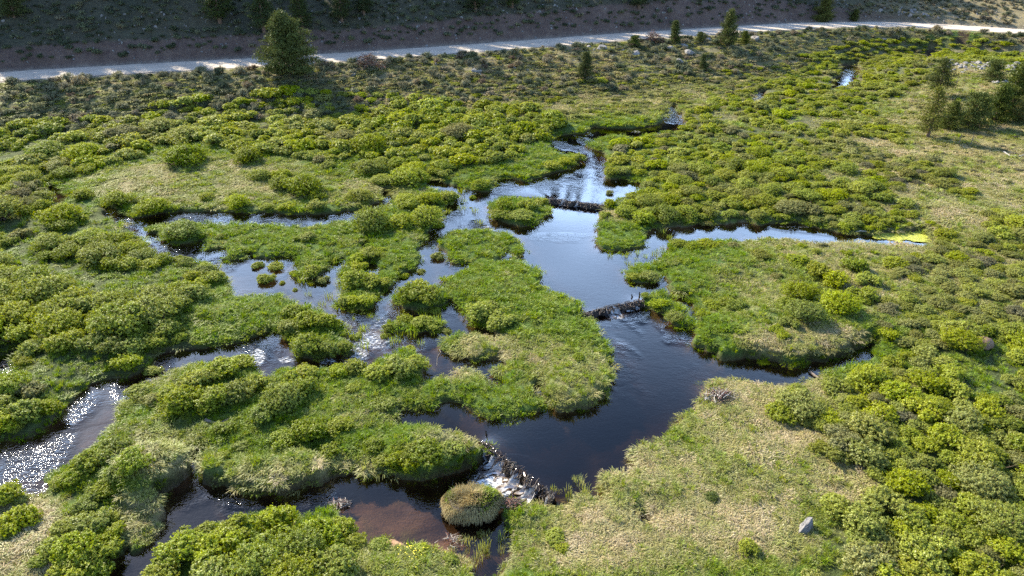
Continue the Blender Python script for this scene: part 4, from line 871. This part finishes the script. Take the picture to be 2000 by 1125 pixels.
PINES = [(565,146,110,88,'round',.5,"big round-crowned pine standing alone against the pale road"),
 (1142,153,48,26,'slim',.4,"lone small pine rising from dark shrubs above the willow thicket"),
 (1317,86,42,22,'slim',.35,"slim dark pine at the road edge beside a brown bush"),
 (1420,88,62,34,'full',.55,"taller yellow-green pine in front of the road, right of the slim dark one"),
 (1454,86,24,16,'slim',.5,"little pine sapling between the tall roadside pine and a tan boulder"),
 (1372,136,28,14,'slim',.4,"tiny pine on the slope below the knoll boulders"),
 (1240,91,20,24,'bush',.3,"small dark bushy pine at the near edge of the road"),
 (1366,82,18,16,'bush',.5,"low pale green pine sapling right of the slim roadside pine"),
 (1607,44,50,34,'full',.6,"sunlit pine on the far side of the road at the foot of the shaded slope"),
 (1668,42,22,16,'slim',.6,"small sunlit pine just right of the pine beyond the road"),
 (1830,188,66,46,'open',.5,"leaning open-crowned pine below the grey rock pile"),
 (1812,268,92,50,'ragged',.65,"ragged yellow-green pine with a bare lower trunk, nearest of the grove"),
 (1853,252,52,40,'full',.45,"short dark pine between the ragged pine and the bushy pair"),
 (1895,248,62,60,'bush',.5,"wide bushy pine in the middle of the grove"),
 (1942,236,66,44,'full',.45,"conical dark pine at the right of the bushy grove pine"),
 (1938,156,36,38,'bush',.45,"small round pine in front of the grey rock pile"),
 (1975,215,82,54,'full',.42,"tall shadowy pine behind the conical grove pine"),
 (2000,190,88,70,'full',.42,"tallest dense pine cut by the right edge of the picture"),
 (1996,236,44,44,'bush',.62,"low yellow-green pine at the right edge below the tallest pine"),
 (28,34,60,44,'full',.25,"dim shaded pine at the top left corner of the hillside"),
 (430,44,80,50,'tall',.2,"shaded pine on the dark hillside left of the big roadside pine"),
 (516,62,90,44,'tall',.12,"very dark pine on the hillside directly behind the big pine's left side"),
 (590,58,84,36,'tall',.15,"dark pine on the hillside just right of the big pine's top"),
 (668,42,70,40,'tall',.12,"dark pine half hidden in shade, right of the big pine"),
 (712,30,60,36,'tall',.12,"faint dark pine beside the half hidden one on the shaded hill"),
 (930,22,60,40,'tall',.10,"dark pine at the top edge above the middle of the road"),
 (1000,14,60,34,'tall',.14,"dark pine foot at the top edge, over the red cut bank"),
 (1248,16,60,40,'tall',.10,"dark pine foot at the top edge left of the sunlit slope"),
 (1812,4,22,14,'slim',.5,"tiny pine on the sunlit slope at the top right")]
pa = np.array([p[:4] for p in PINES], float); tx, ty, tz = pg(pa[:, 0], pa[:, 1]); _, _, td = project(tx, ty, tz)
for i, (u, v, hp, wp, k, t, lab) in enumerate(PINES):
    H = hp * td[i] / FPX * 1.04; Rr = wp * td[i] / FPX / 2 * 1.18
    e = link("pine_tree", None, loc=(tx[i], ty[i], tz[i] - .05), rot=(0, 0, rng.uniform(0, 6.28)), scale=(Rr / PR[k] * .95, Rr / PR[k] * .95, H / PH[k]), label=lab, category="pine tree", group="scattered pine trees")
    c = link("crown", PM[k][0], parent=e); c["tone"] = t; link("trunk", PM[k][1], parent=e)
# forest higher on the hillside (casts the slope's shade, mirrors in the pools)
fp = []; cell.clear()
_n = 9000; _fy = rng.uniform(100, 250, _n); _fx = rng.uniform(-190, 110, _n); _fs, _ = road_sd(_fx, _fy); _fz = height(_fx, _fy, False); _fa, _fb, _ = project(_fx, _fy, _fz)
for x, y, s, z, a, b in zip(_fx, _fy, _fs, _fz, _fa, _fb):
    if s < 14 or s > 82 or (b > -14 and -60 < a < 2060): continue
    if x > 58 and rng.uniform() > .3: continue
    if not free(x, y, 2.0, (7.0 if x < -5 else 8.5) if s < 30 else ((3.2 if x < -5 else 4.4) if s < 50 else 2.3)): continue
    put(x, y, 2.0); fp.append([x, y, z - .1])
fp = np.array(fp); nf = len(fp); fs = rng.uniform(.7, 1.15, nf) * np.where(fp[:, 0] > -5, .70, .86)
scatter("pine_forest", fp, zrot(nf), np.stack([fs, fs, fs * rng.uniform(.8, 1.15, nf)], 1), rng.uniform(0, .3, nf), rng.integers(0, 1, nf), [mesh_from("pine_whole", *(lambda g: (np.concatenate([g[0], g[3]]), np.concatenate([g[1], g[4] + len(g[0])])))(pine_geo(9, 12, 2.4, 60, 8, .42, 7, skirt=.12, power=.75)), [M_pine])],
        label="dense dark pine wood on the hillside above the road", category="wood")
print("forest", nf)

# ------------------------------------------------------------------ rocks
def rock_mesh(seed, flat=.6, mat=None, ang=.35):
    import bmesh
    r = random.Random(seed); bm = bmesh.new(); bmesh.ops.create_icosphere(bm, subdivisions=3, radius=1)
    planes = [Vector((r.uniform(-1, 1), r.uniform(-1, 1), r.uniform(-.4, 1))).normalized() for _ in range(9)]; ds = [r.uniform(.55, .85) for _ in planes]
    for v in bm.verts:
        for p, d in zip(planes, ds):
            t = v.co.dot(p)
            if t > d: v.co -= p * (t - d) * .92
        v.co *= 1 + .05 * math.sin(v.co.x * 9 + seed) * math.cos(v.co.y * 8)
        v.co.z *= flat
    me = bpy.data.meshes.new("rock"); bm.to_mesh(me); bm.free(); me.materials.append(mat or M_rock); return me
ROCK = [rock_mesh(i, .55 + .1 * (i % 3), M_rock if i % 3 else M_rockd) for i in range(6)]
def wedge():
    import bmesh
    bm = bmesh.new(); P = [(-.75, -.05, 0), (-.2, -.42, 0), (.65, -.2, 0), (.7, .3, 0), (-.1, .4, 0), (-.45, -.08, .3), (.05, -.22, .45), (.5, -.02, .78), (.42, .2, .7), (-.1, .2, .4), (.3, -.22, .55)]
    vs = [bm.verts.new((p[0], p[1], p[2] - (.08 if p[2] == 0 else 0))) for p in P]; bmesh.ops.convex_hull(bm, input=vs)
    bmesh.ops.subdivide_edges(bm, edges=bm.edges[:], cuts=3, use_grid_fill=True)
    for v in bm.verts: v.co += Vector((math.sin(v.co.y * 23), math.cos(v.co.x * 19), math.sin(v.co.x * 17 + v.co.y * 13))) * .018
    me = bpy.data.meshes.new("boulder"); bm.to_mesh(me); bm.free(); me.materials.append(M_rock); return me
BOULD = [(930,140,24,"pale boulder lying in sagebrush below the road",1),(690,146,14,"small grey rock on the slope right of the big pine's shadow",2),(1175,95,22,"flat pale rock at the near road edge beside a green bush",4),(1150,92,12,"small white rock left of the flat pale rock",1),(1335,92,20,"pale rock by the foot of the slim roadside pine",4),(1308,94,16,"dark rock left of the slim roadside pine",3),(1345,104,26,"flat dark rock on the knoll below the slim pine",0),(1325,122,24,"bluish grey rock low on the knoll",5),(1240,106,22,"grey rock half hidden behind the knoll bush",2),(1475,77,22,"large tan boulder beside the road right of the tall pine",1),(1500,82,14,"smaller tan boulder right of the large roadside one",4),(1383,78,14,"round rock between two roadside pines",2),(1855,122,22,"biggest pale slab at the left end of the rock pile",1),(868,446,1,"",0),(1318,100,14,"stone between the two dark knoll rocks",1),(1727,78,12,"pale stone on the dark bank under the road bend",2),(1268,250,9,"white rock in the upstream riffle",1)]
for (u, v, wpx, lab, k) in BOULD:
    if not lab: continue
    x, y, z = pg([u], [v]); _, _, d = project(x, y, z); r = float(wpx * d[0] / FPX / 2)
    link("boulder", ROCK[k], loc=(float(x[0]), float(y[0]), float(z[0]) + r * .15), rot=(0, 0, rng.uniform(0, 6)), scale=(r, r, r * .8), label=lab, category="boulder", group="loose boulders")
x, y, z = pg([1571], [1034]); _, _, d = project(x, y, z)
link("boulder", wedge(), loc=(float(x[0]), float(y[0]), float(z[0])), rot=(0, 0, .55), scale=float(42 * d[0] / FPX / 1.35), label="angular grey boulder lying alone in the dry grass meadow", category="boulder", group="loose boulders")
# rock pile and talus: many pale blocks
pts = []; lb = []
RKM = [mark(*m) for m in [(1850,122,"the biggest slab"),(1885,132,"the pile's left part"),(1920,134,"the pile's middle"),(1940,150,"the small round pine"),(1975,128,"the pile's right end"),(1960,165,"the grove's tallest pine"),(1790,30,"the talus centre"),(1740,22,"the talus left end"),(1830,36,"the talus right end")]]
RM = []
for k in range(120):
    if k < 78: u = rng.uniform(1848, 1990); v = 128 + rng.normal() * 6 + (u - 1848) * .03
    elif k < 92: u = rng.uniform(1940, 1990); v = rng.uniform(158, 172)
    else: u = 1735 + (k - 92) * 3.6 + rng.normal() * 10; v = 20 + (u - 1735) * .15 + rng.normal() * 3.5
    x, y, z = pg([u], [v]); _, _, d = project(x, y, z); r = float(rng.uniform(2.2, 6.5) * d[0] / FPX) * (.8 if k > 92 else 1)
    RM.append((float(x[0]), float(y[0]), float(z[0]), r, int(rng.integers(0, 6)), k >= 92))
RM = np.array(RM)
rl = make_labels(RM[:, :2], [("large " if q[3] > .45 else ("mid-sized " if q[3] > .3 else "small ")) + ("light grey" if int(q[4]) % 3 else "dark grey") + (" talus" if q[5] else " piled") for q in RM], "rock", RKM)
for q, l in zip(RM, rl):
    link("rock", ROCK[int(q[4])], loc=(q[0], q[1], q[2] + q[3] * .2), rot=(rng.normal() * .3, rng.normal() * .3, rng.uniform(0, 6)), scale=q[3], label=l, category="rock", group="rocks of the pile and talus")
# small stones on the cut bank and road bank: uncountable rubble
gx, gy, gz = [], [], []
n = 9000; yy = rng.uniform(85, 160, n); xx = rng.uniform(-90, 100, n); zz, ww, dd_, s_ = height(xx, yy)
m = ((s_ > RHW + .8) & (s_ < RHW + 8) & (rng.uniform(size=n) < .8)) | ((s_ < -RHW - 1) & (s_ > -14) & (rng.uniform(size=n) < .18))
xx, yy, zz = xx[m], yy[m], zz[m]; ns_ = len(xx); rs = rng.uniform(.06, .22, ns_) * rng.uniform(.6, 1.5, ns_)
scatter("rubble", np.stack([xx, yy, zz], 1), rng.uniform(0, 3, (ns_, 3)), np.stack([rs, rs, rs * .8], 1), np.zeros(ns_), rng.integers(0, 6, ns_), ROCK, label="pale stones strewn over the reddish cut bank beside the road", category="rubble")

# ------------------------------------------------------------------ soil mound
def mound_mesh():
    n = 36; m = 14; V = []
    for j in range(m):
        t = j / (m - 1); r = math.cos(t * math.pi / 2) if t < 1 else 0.0
        for i in range(n):
            a = 2 * math.pi * i / n; k = 1 + .07 * math.sin(3 * a + 1) + .04 * math.sin(7 * a)
            V.append((r * k * math.cos(a) * 1.0, r * k * math.sin(a) * .8, .42 * math.sin(t * math.pi / 2) - .08 + .02 * math.sin(9 * a + j)))
    F = [(j * n + i, j * n + (i + 1) % n, (j + 1) * n + (i + 1) % n, (j + 1) * n + i) for j in range(m - 1) for i in range(n)]
    return mesh_from("mound", V, F, [M_mound], smooth=True)
x, y, z = pg([1923], [683]); _, _, d = project(x, y, z)
link("soil_mound", mound_mesh(), loc=(float(x[0]), float(y[0]) + .3, float(z[0]) + .2), scale=(float(22 * d[0] / FPX), float(22 * d[0] / FPX), float(38 * d[0] / FPX)), label="smooth bare tan mound of soil among olive shrubs near the right edge", category="mound")

# ------------------------------------------------------------------ beaver dams
def stick_geo(r, L, R):
    b = np.array([r.normal() * .03 * L, r.normal() * .03 * L, 0]); return tube([(-L / 2, 0, 0), (-L / 6, b[0], b[1]), (L / 5, -b[0] * .5, b[1]), (L / 2, b[1], 0)], [R, R * .9, R * .75, R * .4], 5)
STK = [mesh_from("stick", *stick_geo(np.random.default_rng(600 + i), 1.0, .020), [M_wetstick if i % 2 else M_stick]) for i in range(5)]
def dam(A, B, s, label, nst, width=.24):
    A = np.array(A); B = np.array(B); Ld = np.linalg.norm(B - A); t = (B - A) / Ld; nrm = np.array([-t[1], t[0]]); nrm = nrm if nrm[1] > 0 else -nrm
    r = np.random.default_rng(int(Ld * 1000)); hi = float(wlev(*(np.array([v]) for v in ((A + B) / 2 + nrm * .8)))[0]); lo = float(wlev(*(np.array([v]) for v in ((A + B) / 2 - nrm * .8)))[0])
    mid = (A + B) / 2; e = link("beaver_dam", None, loc=(mid[0], mid[1], lo), label=label, category="beaver dam", group="beaver dams across the stream")
    # mud core: lumpy wall, top just above the upper water with low gaps where water spills
    n = int(Ld / .09); prof = [(-.62, -.35), (-.42, .1), (-.22, .6), (-.05, 1.0), (.1, 1.0), (.25, .5), (.4, -.3)]; V = []; F = []
    for i in range(n + 1):
        u = i / n; p = A + (B - A) * (u * 1.04 - .02) - mid; q = .5 * math.sin(u * 17 + Ld) + .4 * math.sin(u * 41) + r.normal() * .2; top = (hi - lo) + .02 + .06 * q
        wob = .10 * math.sin(u * 23 + 1)
        for (a, h) in prof:
            o = a * width * 1.7 + wob + r.normal() * .03; V.append((p[0] + nrm[0] * o, p[1] + nrm[1] * o, (top * h if h > 0 else h * .5) + r.normal() * .025))
    k = len(prof); F = [(i * k + j, (i + 1) * k + j, (i + 1) * k + j + 1, i * k + j + 1) for i in range(n) for j in range(k - 1)]
    link("mud_core", mesh_from("mud_core", V, F, [M_mud]), parent=e)
    tw = []
    for i in range(nst):
        u = r.uniform(0, 1); p = A + (B - A) * u - mid; L = r.uniform(.2, .55); off = r.uniform(-.26, .10)
        yaw = math.atan2(nrm[1], nrm[0]) + r.normal() * .75 + (math.pi / 2 if r.uniform() < .3 else 0)
        pit = r.uniform(-.1, .32) * (1 if r.uniform() < .7 else -1); hh = (hi - lo) * (1 if off > -.1 else (1 + off / .5 + .1)) + r.uniform(-.02, .12)
        if i < 70: link("stick", STK[int(r.integers(0, 5))], parent=e, loc=(p[0] + nrm[0] * off, p[1] + nrm[1] * off, hh), rot=(0, -pit, yaw), scale=(L, L * 1.1, L * 1.1))
        else:
            v, f = stick_geo(r, L * .7, .011); mt = Matrix.Translation((p[0] + nrm[0] * off, p[1] + nrm[1] * off, hh)) @ Matrix.Rotation(yaw, 4, 'Z') @ Matrix.Rotation(-pit * 1.8, 4, 'Y')
            m3 = np.array(mt); tw.append((v @ m3[:3, :3].T + m3[:3, 3], f))
    V, F = merge(tw); o = link("twigs", mesh_from("twigs", V, F, [M_wetstick]), parent=e); o["kind"] = "stuff"
    return e
DL = ["lowest beaver dam, dark sticks with white water pouring over it beside the round grass hummock", "middle beaver dam of dark sticks spilling a patch of foam into the big pond", "farthest beaver dam, a straight row of dark sticks between upper and middle ponds"]
for (A, B, s), l, nst in zip(DAMW, DL, (240, 200, 200)): dam(A, B, s, l, nst)

def white_mat():
    m, nt = new_mat("white_water"); q = NT(nt); tc = q.n("ShaderNodeTexCoord"); u = q.attr('uv2', 'GEOMETRY')
    mp = q.n("ShaderNodeMapping"); q.l(u.outputs['Vector'], mp.inputs[0]); mp.inputs['Scale'].default_value = (10, 4.5, 1)
    n = q.noise(1.0, 4, mp.outputs[0], .7); a = q.attr('v')
    f = q.mapr(q.math('ADD', n.outputs[0], q.math('MULTIPLY_ADD', a.outputs['Fac'], .42, -.36)), .40, .72, 0, 1)
    d = q.n("ShaderNodeBsdfDiffuse"); d.inputs[0].default_value = (.72, .74, .76, 1); g = q.n("ShaderNodeBsdfGlossy"); g.inputs['Roughness'].default_value = .15; g.inputs[0].default_value = (.12, .11, .11, 1)
    t = q.n("ShaderNodeBsdfTransparent"); t.inputs[0].default_value = (.7, .6, .5, 1)
    a1 = q.n("ShaderNodeMixShader"); a1.inputs[0].default_value = .25; q.l(t.outputs[0], a1.inputs[1]); q.l(g.outputs[0], a1.inputs[2])
    a2 = q.n("ShaderNodeMixShader"); q.l(f, a2.inputs[0]); q.l(a1.outputs[0], a2.inputs[1]); q.l(d.outputs[0], a2.inputs[2])
    o = q.n("ShaderNodeOutputMaterial"); q.l(a2.outputs[0], o.inputs[0]); return m
M_white = white_mat()
def chutes(A, B, spans, label, run):
    A = np.array(A); B = np.array(B); Ld = np.linalg.norm(B - A); t = (B - A) / Ld; nrm = np.array([-t[1], t[0]]); nrm = nrm if nrm[1] > 0 else -nrm; r = np.random.default_rng(77)
    V = []; F = []; uv = []; av = []
    for (u0, u1, k) in spans:
        nu = max(4, int((u1 - u0) * Ld / .07)); nv = 16; o0 = len(V)
        for i in range(nu + 1):
            u = u0 + (u1 - u0) * i / nu; p = A + (B - A) * u; hi = float(wlev(*(np.array([c]) for c in (p + nrm * .35)))[0]); rr = run * k * (.7 + .3 * math.sin(i * 1.3)) ; side = r.normal() * .02
            for j in range(nv + 1):
                v = j / nv; q = .16 - v * (rr + .16); c = p + nrm * q + t * (side + (i / nu - .5) * .35 * v)
                base = float(wlev(np.array([c[0]]), np.array([c[1]]))[0]) + .035; crest = (hi + .12) * (1 - sst(.1, .62, v)) + base * sst(.1, .62, v)
                V.append((c[0] + .06 * v * math.sin(i * 1.7 + j * .8), c[1] + .05 * v * math.cos(i * 1.3 + j), max(crest, base) + .012 * math.sin(j * 1.9 + i * 2.3) * (v > .15))); uv.append((u * Ld * .6, v, 0)); av.append((1 - abs(2 * i / nu - 1) ** 4) * (.25 + .75 * sst(.05, .5, v)) * (1 - .95 * sst(.7, 1, v)))
        F += [(o0 + i * (nv + 1) + j, o0 + (i + 1) * (nv + 1) + j, o0 + (i + 1) * (nv + 1) + j + 1, o0 + i * (nv + 1) + j + 1) for i in range(nu) for j in range(nv)]
    link("whitewater", mesh_from("whitewater", V, F, [M_white], {'uv2': ('FLOAT_VECTOR', np.array(uv)), 'v': ('FLOAT', np.array(av))}, smooth=True), kind="stuff", label=label, category="white water")
chutes(DAMW[0][0], DAMW[0][1], [(.05, .16, .8), (.19, .25, .9), (.27, .36, 1.2), (.46, .50, .6), (.52, .63, 1.3), (.66, .70, .8), (.72, .84, 1.1), (.94, .98, .6)], "white water pouring in broken chutes over the lowest beaver dam", 1.25)
chutes(DAMW[1][0], DAMW[1][1], [(.36, .62, .8), (.70, .80, .5), (.86, .93, .5)], "white water spilling over the middle beaver dam", 1.1)
chutes(DAMW[2][0], DAMW[2][1], [(.05, .18, .5), (.28, .38, .6), (.52, .58, .5), (.70, .74, .4)], "thin white trickles over the farthest beaver dam", .8)

# ------------------------------------------------------------------ round grass hummock
def grassy_lump(name, u, v, wpx, hpx_ratio, label, tan=.75, cat="hummock"):
    x, y, z = pw(np.array([float(u)]), np.array([float(v)])); _, _, d = project(x, y, z); R = float(wpx * d[0] / FPX / 2); e = link(name, None, loc=(float(x[0]), float(y[0]) + R * .3, float(z[0])), label=label, category=cat)
    n, m = 40, 14; V = []; H = R * hpx_ratio; r = np.random.default_rng(5)
    prof = [(.86, -.3), (.84, -.02), (.92, .2), (1.0, .42), (1.02, .6), (.95, .78), (.8, .92), (.55, 1.0), (.25, 1.03), (.0, 1.04)]
    def surf(a, t):
        t = t * (len(prof) - 1); i = min(int(t), len(prof) - 2); f = t - i; rr = prof[i][0] * (1 - f) + prof[i + 1][0] * f; zz = prof[i][1] * (1 - f) + prof[i + 1][1] * f
        k = 1 + .08 * math.sin(2 * a + .6) + .06 * math.sin(5 * a); return np.array([rr * k * R * math.cos(a), rr * k * R * math.sin(a) * .72, zz * H * (1 + .08 * math.sin(a * 3) * rr)])
    for j in range(m):
        for i in range(n): V.append(surf(2 * math.pi * i / n, j / (m - 1)))
    F = [(j * n + i, j * n + (i + 1) % n, (j + 1) * n + (i + 1) % n, (j + 1) * n + i) for j in range(m - 1) for i in range(n)]
    link("soil_core", mesh_from("soil_core", V, F, [M_mud], smooth=True), parent=e)
    V = []; F = []; vv = []
    for q in range(7500):
        a = r.uniform(0, 2 * np.pi); t = .2 + .8 * r.uniform() ** .8; p = surf(a, t); nrm = unit(surf(a, t) - np.array([0, 0, H * .35])); out_ = unit(np.array([nrm[0], nrm[1], .001]))
        L = r.uniform(.13, .30); s_ = np.array([-out_[1], out_[0], 0]) * r.uniform(.006, .012); top = t > .66
        m_ = p + nrm * L * (.35 if not top else .15) + (0, 0, L * (.12 if not top else .5)); e_ = m_ + out_ * L * .22 + (0, 0, -L * (.65 if not top else -.25)) + r.normal(size=3) * .03
        k = len(V); V += [p - s_, p + s_, m_ + s_, m_ - s_, e_ + s_ * .3, e_ - s_ * .3]; F += [(k, k + 1, k + 2, k + 3), (k + 3, k + 2, k + 4, k + 5)]; vv += [float(np.clip(r.normal(.5, .3), 0, 1))] * 6
    V = np.array(V); F = np.array(F); vv = np.array(vv); cx_ = V[F[:, 0], 0]; cz_ = V[F[:, 0], 2]
    cj_ = cx_ + np.random.default_rng(9).normal(size=len(cx_)) * .16 * R; green = (cz_ > H * .9) & ((cj_ > R * .4) | (cj_ < -R * .8))
    for nm, msk, tn in (("straw_grass", ~green, tan), ("green_grass", green, .15)):
        f = F[msk]; used, inv = np.unique(f, return_inverse=True); o = link(nm, mesh_from(nm, V[used], inv.reshape(f.shape), [M_grass], {'v': ('FLOAT', vv[used])}), parent=e); o["tone"] = tn
grassy_lump("grass_hummock", 922, 1010, 104, .74, "round hummock of straw coloured hanging grass standing in the bottom pool", .93)

# ------------------------------------------------------------------ brush pile, snag, loose sticks, log
def pile(name, u, v, wpx, n, label, cat, mats, seed, hh=.35, asp=.6, rot=0.3, Lr=(.4, 1.3), rad=.014):
    x, y, z = pg([u], [v]); _, _, d = project(x, y, z); R = float(wpx * d[0] / FPX / 2); r = np.random.default_rng(seed); zb = max(float(z[0]), float(wlev(x, y)[0]))
    groups = [[] for _ in mats]
    for i in range(n):
        L = r.uniform(*Lr) * R; a, f = stick_geo(r, L, rad * r.uniform(.6, 1.5)); th = rot + r.normal() * .8; ph = r.normal() * .35
        q = r.normal(size=2) * (.42 * R, .42 * R * asp); zz = max(0, hh * R * (1 - (q[0] / R) ** 2 - (q[1] / (R * asp)) ** 2)) * r.uniform(.1, 1) + .03
        m3 = np.array(Matrix.Translation((q[0], q[1], zz)) @ Matrix.Rotation(th, 4, 'Z') @ Matrix.Rotation(ph, 4, 'Y')); groups[i % len(mats)].append((a @ m3[:3, :3].T + m3[:3, 3], f))
    V = []; F = []; mi = []; o = 0
    for gi_, g_ in enumerate(groups):
        v_, f_ = merge(g_); V.append(v_); F.append(f_ + o); mi += [gi_] * len(f_); o += len(v_)
    link(name, mesh_from(name, np.concatenate(V), np.concatenate(F), mats, mi=mi), loc=(float(x[0]), float(y[0]), zb), label=label, category=cat)
M_red = simple_mat("red_brown_twig", (.15, .06, .04), .85, 8, .4)
pile("brush_pile", 1405, 777, 76, 170, "brown brush pile of dead branches on the pond bank", "brush pile", [M_red, M_stick, M_wetstick, M_pale], 11, .35, .55, .4, (.3, .95), .012)
pile("driftwood_snag", 668, 998, 44, 130, "tangled dark driftwood snagged at the mouth of the glittering stream", "driftwood", [M_red, M_stick, M_wetstick, M_pale], 12, .45, .6, -.9, (.3, .9), .011)
pile("bare_shrub", 720, 132, 60, 260, "bare red-stemmed shrub at the near edge of the road", "shrub", [M_red, M_stick], 13, .9, .5, 1.2, (.4, .9), .022)
pile("bare_shrub", 1276, 82, 44, 200, "bare brown shrub by the road beside the slim dark pine", "shrub", [M_stick, M_red], 14, .9, .6, 1.2, (.4, .9), .022)
pile("root_tangle", 1004, 985, 44, 120, "brown tangle of roots and sticks between hummock and lowest dam", "roots", [M_stick, M_red], 15, .45, .8, 0, (.3, .9), .013)
pile("drifted_debris", 885, 1062, 50, 90, "drowned twigs lying in the shallows below the hummock", "debris", [M_stick, M_pale, M_red], 16, .06, .7, 1.0, (.2, .8), .008)
def limb(name, pts_px, R, mat, label, cat, lift=.05, zoff=0):
    u = [p[0] for p in pts_px]; v = [p[1] for p in pts_px]; x, y, z = pg(u, v); z = np.maximum(z, wlev(x, y)); P = np.stack([x, y, z + lift], 1); c = P[0].copy(); c[2] -= lift
    V, F = tube(P - c, np.linspace(R, R * .45, len(P)), 7); link(name, mesh_from(name, V, F, [mat], smooth=True), loc=tuple(c), label=label, category=cat)
limb("thin_stick", [(859, 686), (861, 696), (858, 706), (855, 716), (854, 726)], .022, M_wetstick, "long thin dark stick lying across the calm inlet", "stick", .03)
limb("fallen_branch", [(1960, 298), (1972, 306), (1988, 307), (2002, 303)], .07, M_pale, "bleached curved branch on dry ground at the right edge", "branch", .08)
limb("drift_log", [(1578, 742), (1590, 744), (1602, 745), (1612, 743)], .07, M_stick, "short weathered log on the bank below the undercut creek", "log", .06)
limb("drift_log", [(402, 822), (418, 828), (436, 826), (452, 818)], .09, M_stick, "grey weathered log half buried in grass below the tall thicket", "log", .05)
limb("drift_log", [(1670, 455), (1680, 452), (1692, 453)], .05, M_pale, "thin pale log at the water edge beside the algae", "log", .05)
for (u, v, hp, lab) in [(950, 866, 13, "stubby dark post at the left end of the lowest dam"), (1248, 587, 12, "dark upright stub at the right end of the middle dam"), (1233, 592, 9, "shorter dark stub near the middle dam's right end")]:
    x, y, z = pg([u], [v]); _, _, d = project(x, y, z); H = float(hp * d[0] / FPX); z0 = max(float(z[0]), float(wlev(x, y)[0])) - .1
    V, F = tube([(0, 0, 0), (.01, 0, H * .5), (-.02, .01, H)], [.05, .045, .03], 7); link("dead_stub", mesh_from("dead_stub", V, F, [M_wetstick]), loc=(float(x[0]), float(y[0]), z0), label=lab, category="stub")
# thin dead saplings on the right terrace
for (u, v, hp, lab) in [(1872, 282, 22, "bare dead sapling below the middle of the pine grove"), (1895, 284, 26, "taller bare dead sapling beside the other below the grove"), (1780, 200, 14, "short grey dead stem left of the leaning pine"), (1865, 175, 24, "thin bare sapling right of the leaning pine")]:
    x, y, z = pg([u], [v]); _, _, d = project(x, y, z); H = float(hp * d[0] / FPX); r = np.random.default_rng(u); g_ = [tube([(0, 0, -.1), (.03, 0, H * .5), (0, .04, H)], [.045, .03, .01], 5)]
    for k in range(16):
        hh = H * r.uniform(.2, .95); a = r.uniform(0, 6.28); L = H * .28 * (1.1 - hh / H); g_.append(tube([(0.02, 0, hh), (L * math.cos(a) * .6, L * math.sin(a) * .6, hh + L * .15), (L * math.cos(a), L * math.sin(a), hh + L * .4)], [.012, .009, .004], 4))
    link("dead_sapling", mesh_from("dead_sapling", *merge(g_), [M_stick]), loc=(float(x[0]), float(y[0]), float(z[0])), label=lab, category="dead tree")

# ------------------------------------------------------------------ algae and flowers
def algae():
    r = np.random.default_rng(3); V = []; F = []
    u = r.uniform(1700, 1818, 5200); v = r.uniform(451, 473, 5200); q = fbm((u - 1700) / 14, (v - 450) / 4.0, 9, 2); edge = 1 - ((u - 1762) / 62) ** 2 - ((v - 461 - (u - 1760) * .05) / 10) ** 2
    m = (edge + (q - .5) * 3.0 > .25); u, v = u[m], v[m]; x, y, z = pw(u, v); z = z + .02; s = r.uniform(.10, .22, len(u))
    for i in range(len(u)):
        k = len(V); a = r.uniform(0, 6.28); nn = 6
        V += [(x[i] + s[i] * math.cos(a + j * 1.047) * r.uniform(.7, 1.3), y[i] + s[i] * math.sin(a + j * 1.047) * r.uniform(.7, 1.3), z[i] + r.uniform(0, .035)) for j in range(nn)]; F.append(tuple(range(k, k + 6)))
    return mesh_from("algae", V, F, [M_algae])
link("algae", algae(), kind="stuff", label="bright yellow floating algae mat choking the end of the side channel", category="algae")
def flowers():
    r = np.random.default_rng(4); V = []; F = []
    u = np.concatenate([r.normal(805, 14, 26), r.uniform(760, 1000, 24)]); v = np.concatenate([r.normal(1080, 6, 26), r.uniform(1060, 1120, 24)]); x, y, z = pg(u, v); d = sd(x, y)
    for i in range(len(u)):
        if d[i] < .1: continue
        c = np.array([x[i], y[i], z[i] + r.uniform(.18, .32)]); s = r.uniform(.014, .024); k = len(V)
        V += [c + s * np.array([math.cos(j * 1.047), math.sin(j * 1.047), .3 * (j % 2)]) for j in range(6)]; F.append(tuple(range(k, k + 6)))
    return mesh_from("wildflowers", V, F, [M_flower])
link("wildflowers", flowers(), kind="stuff", label="tiny yellow wildflowers in the grass by the sand spit", category="flowers")
print("done")
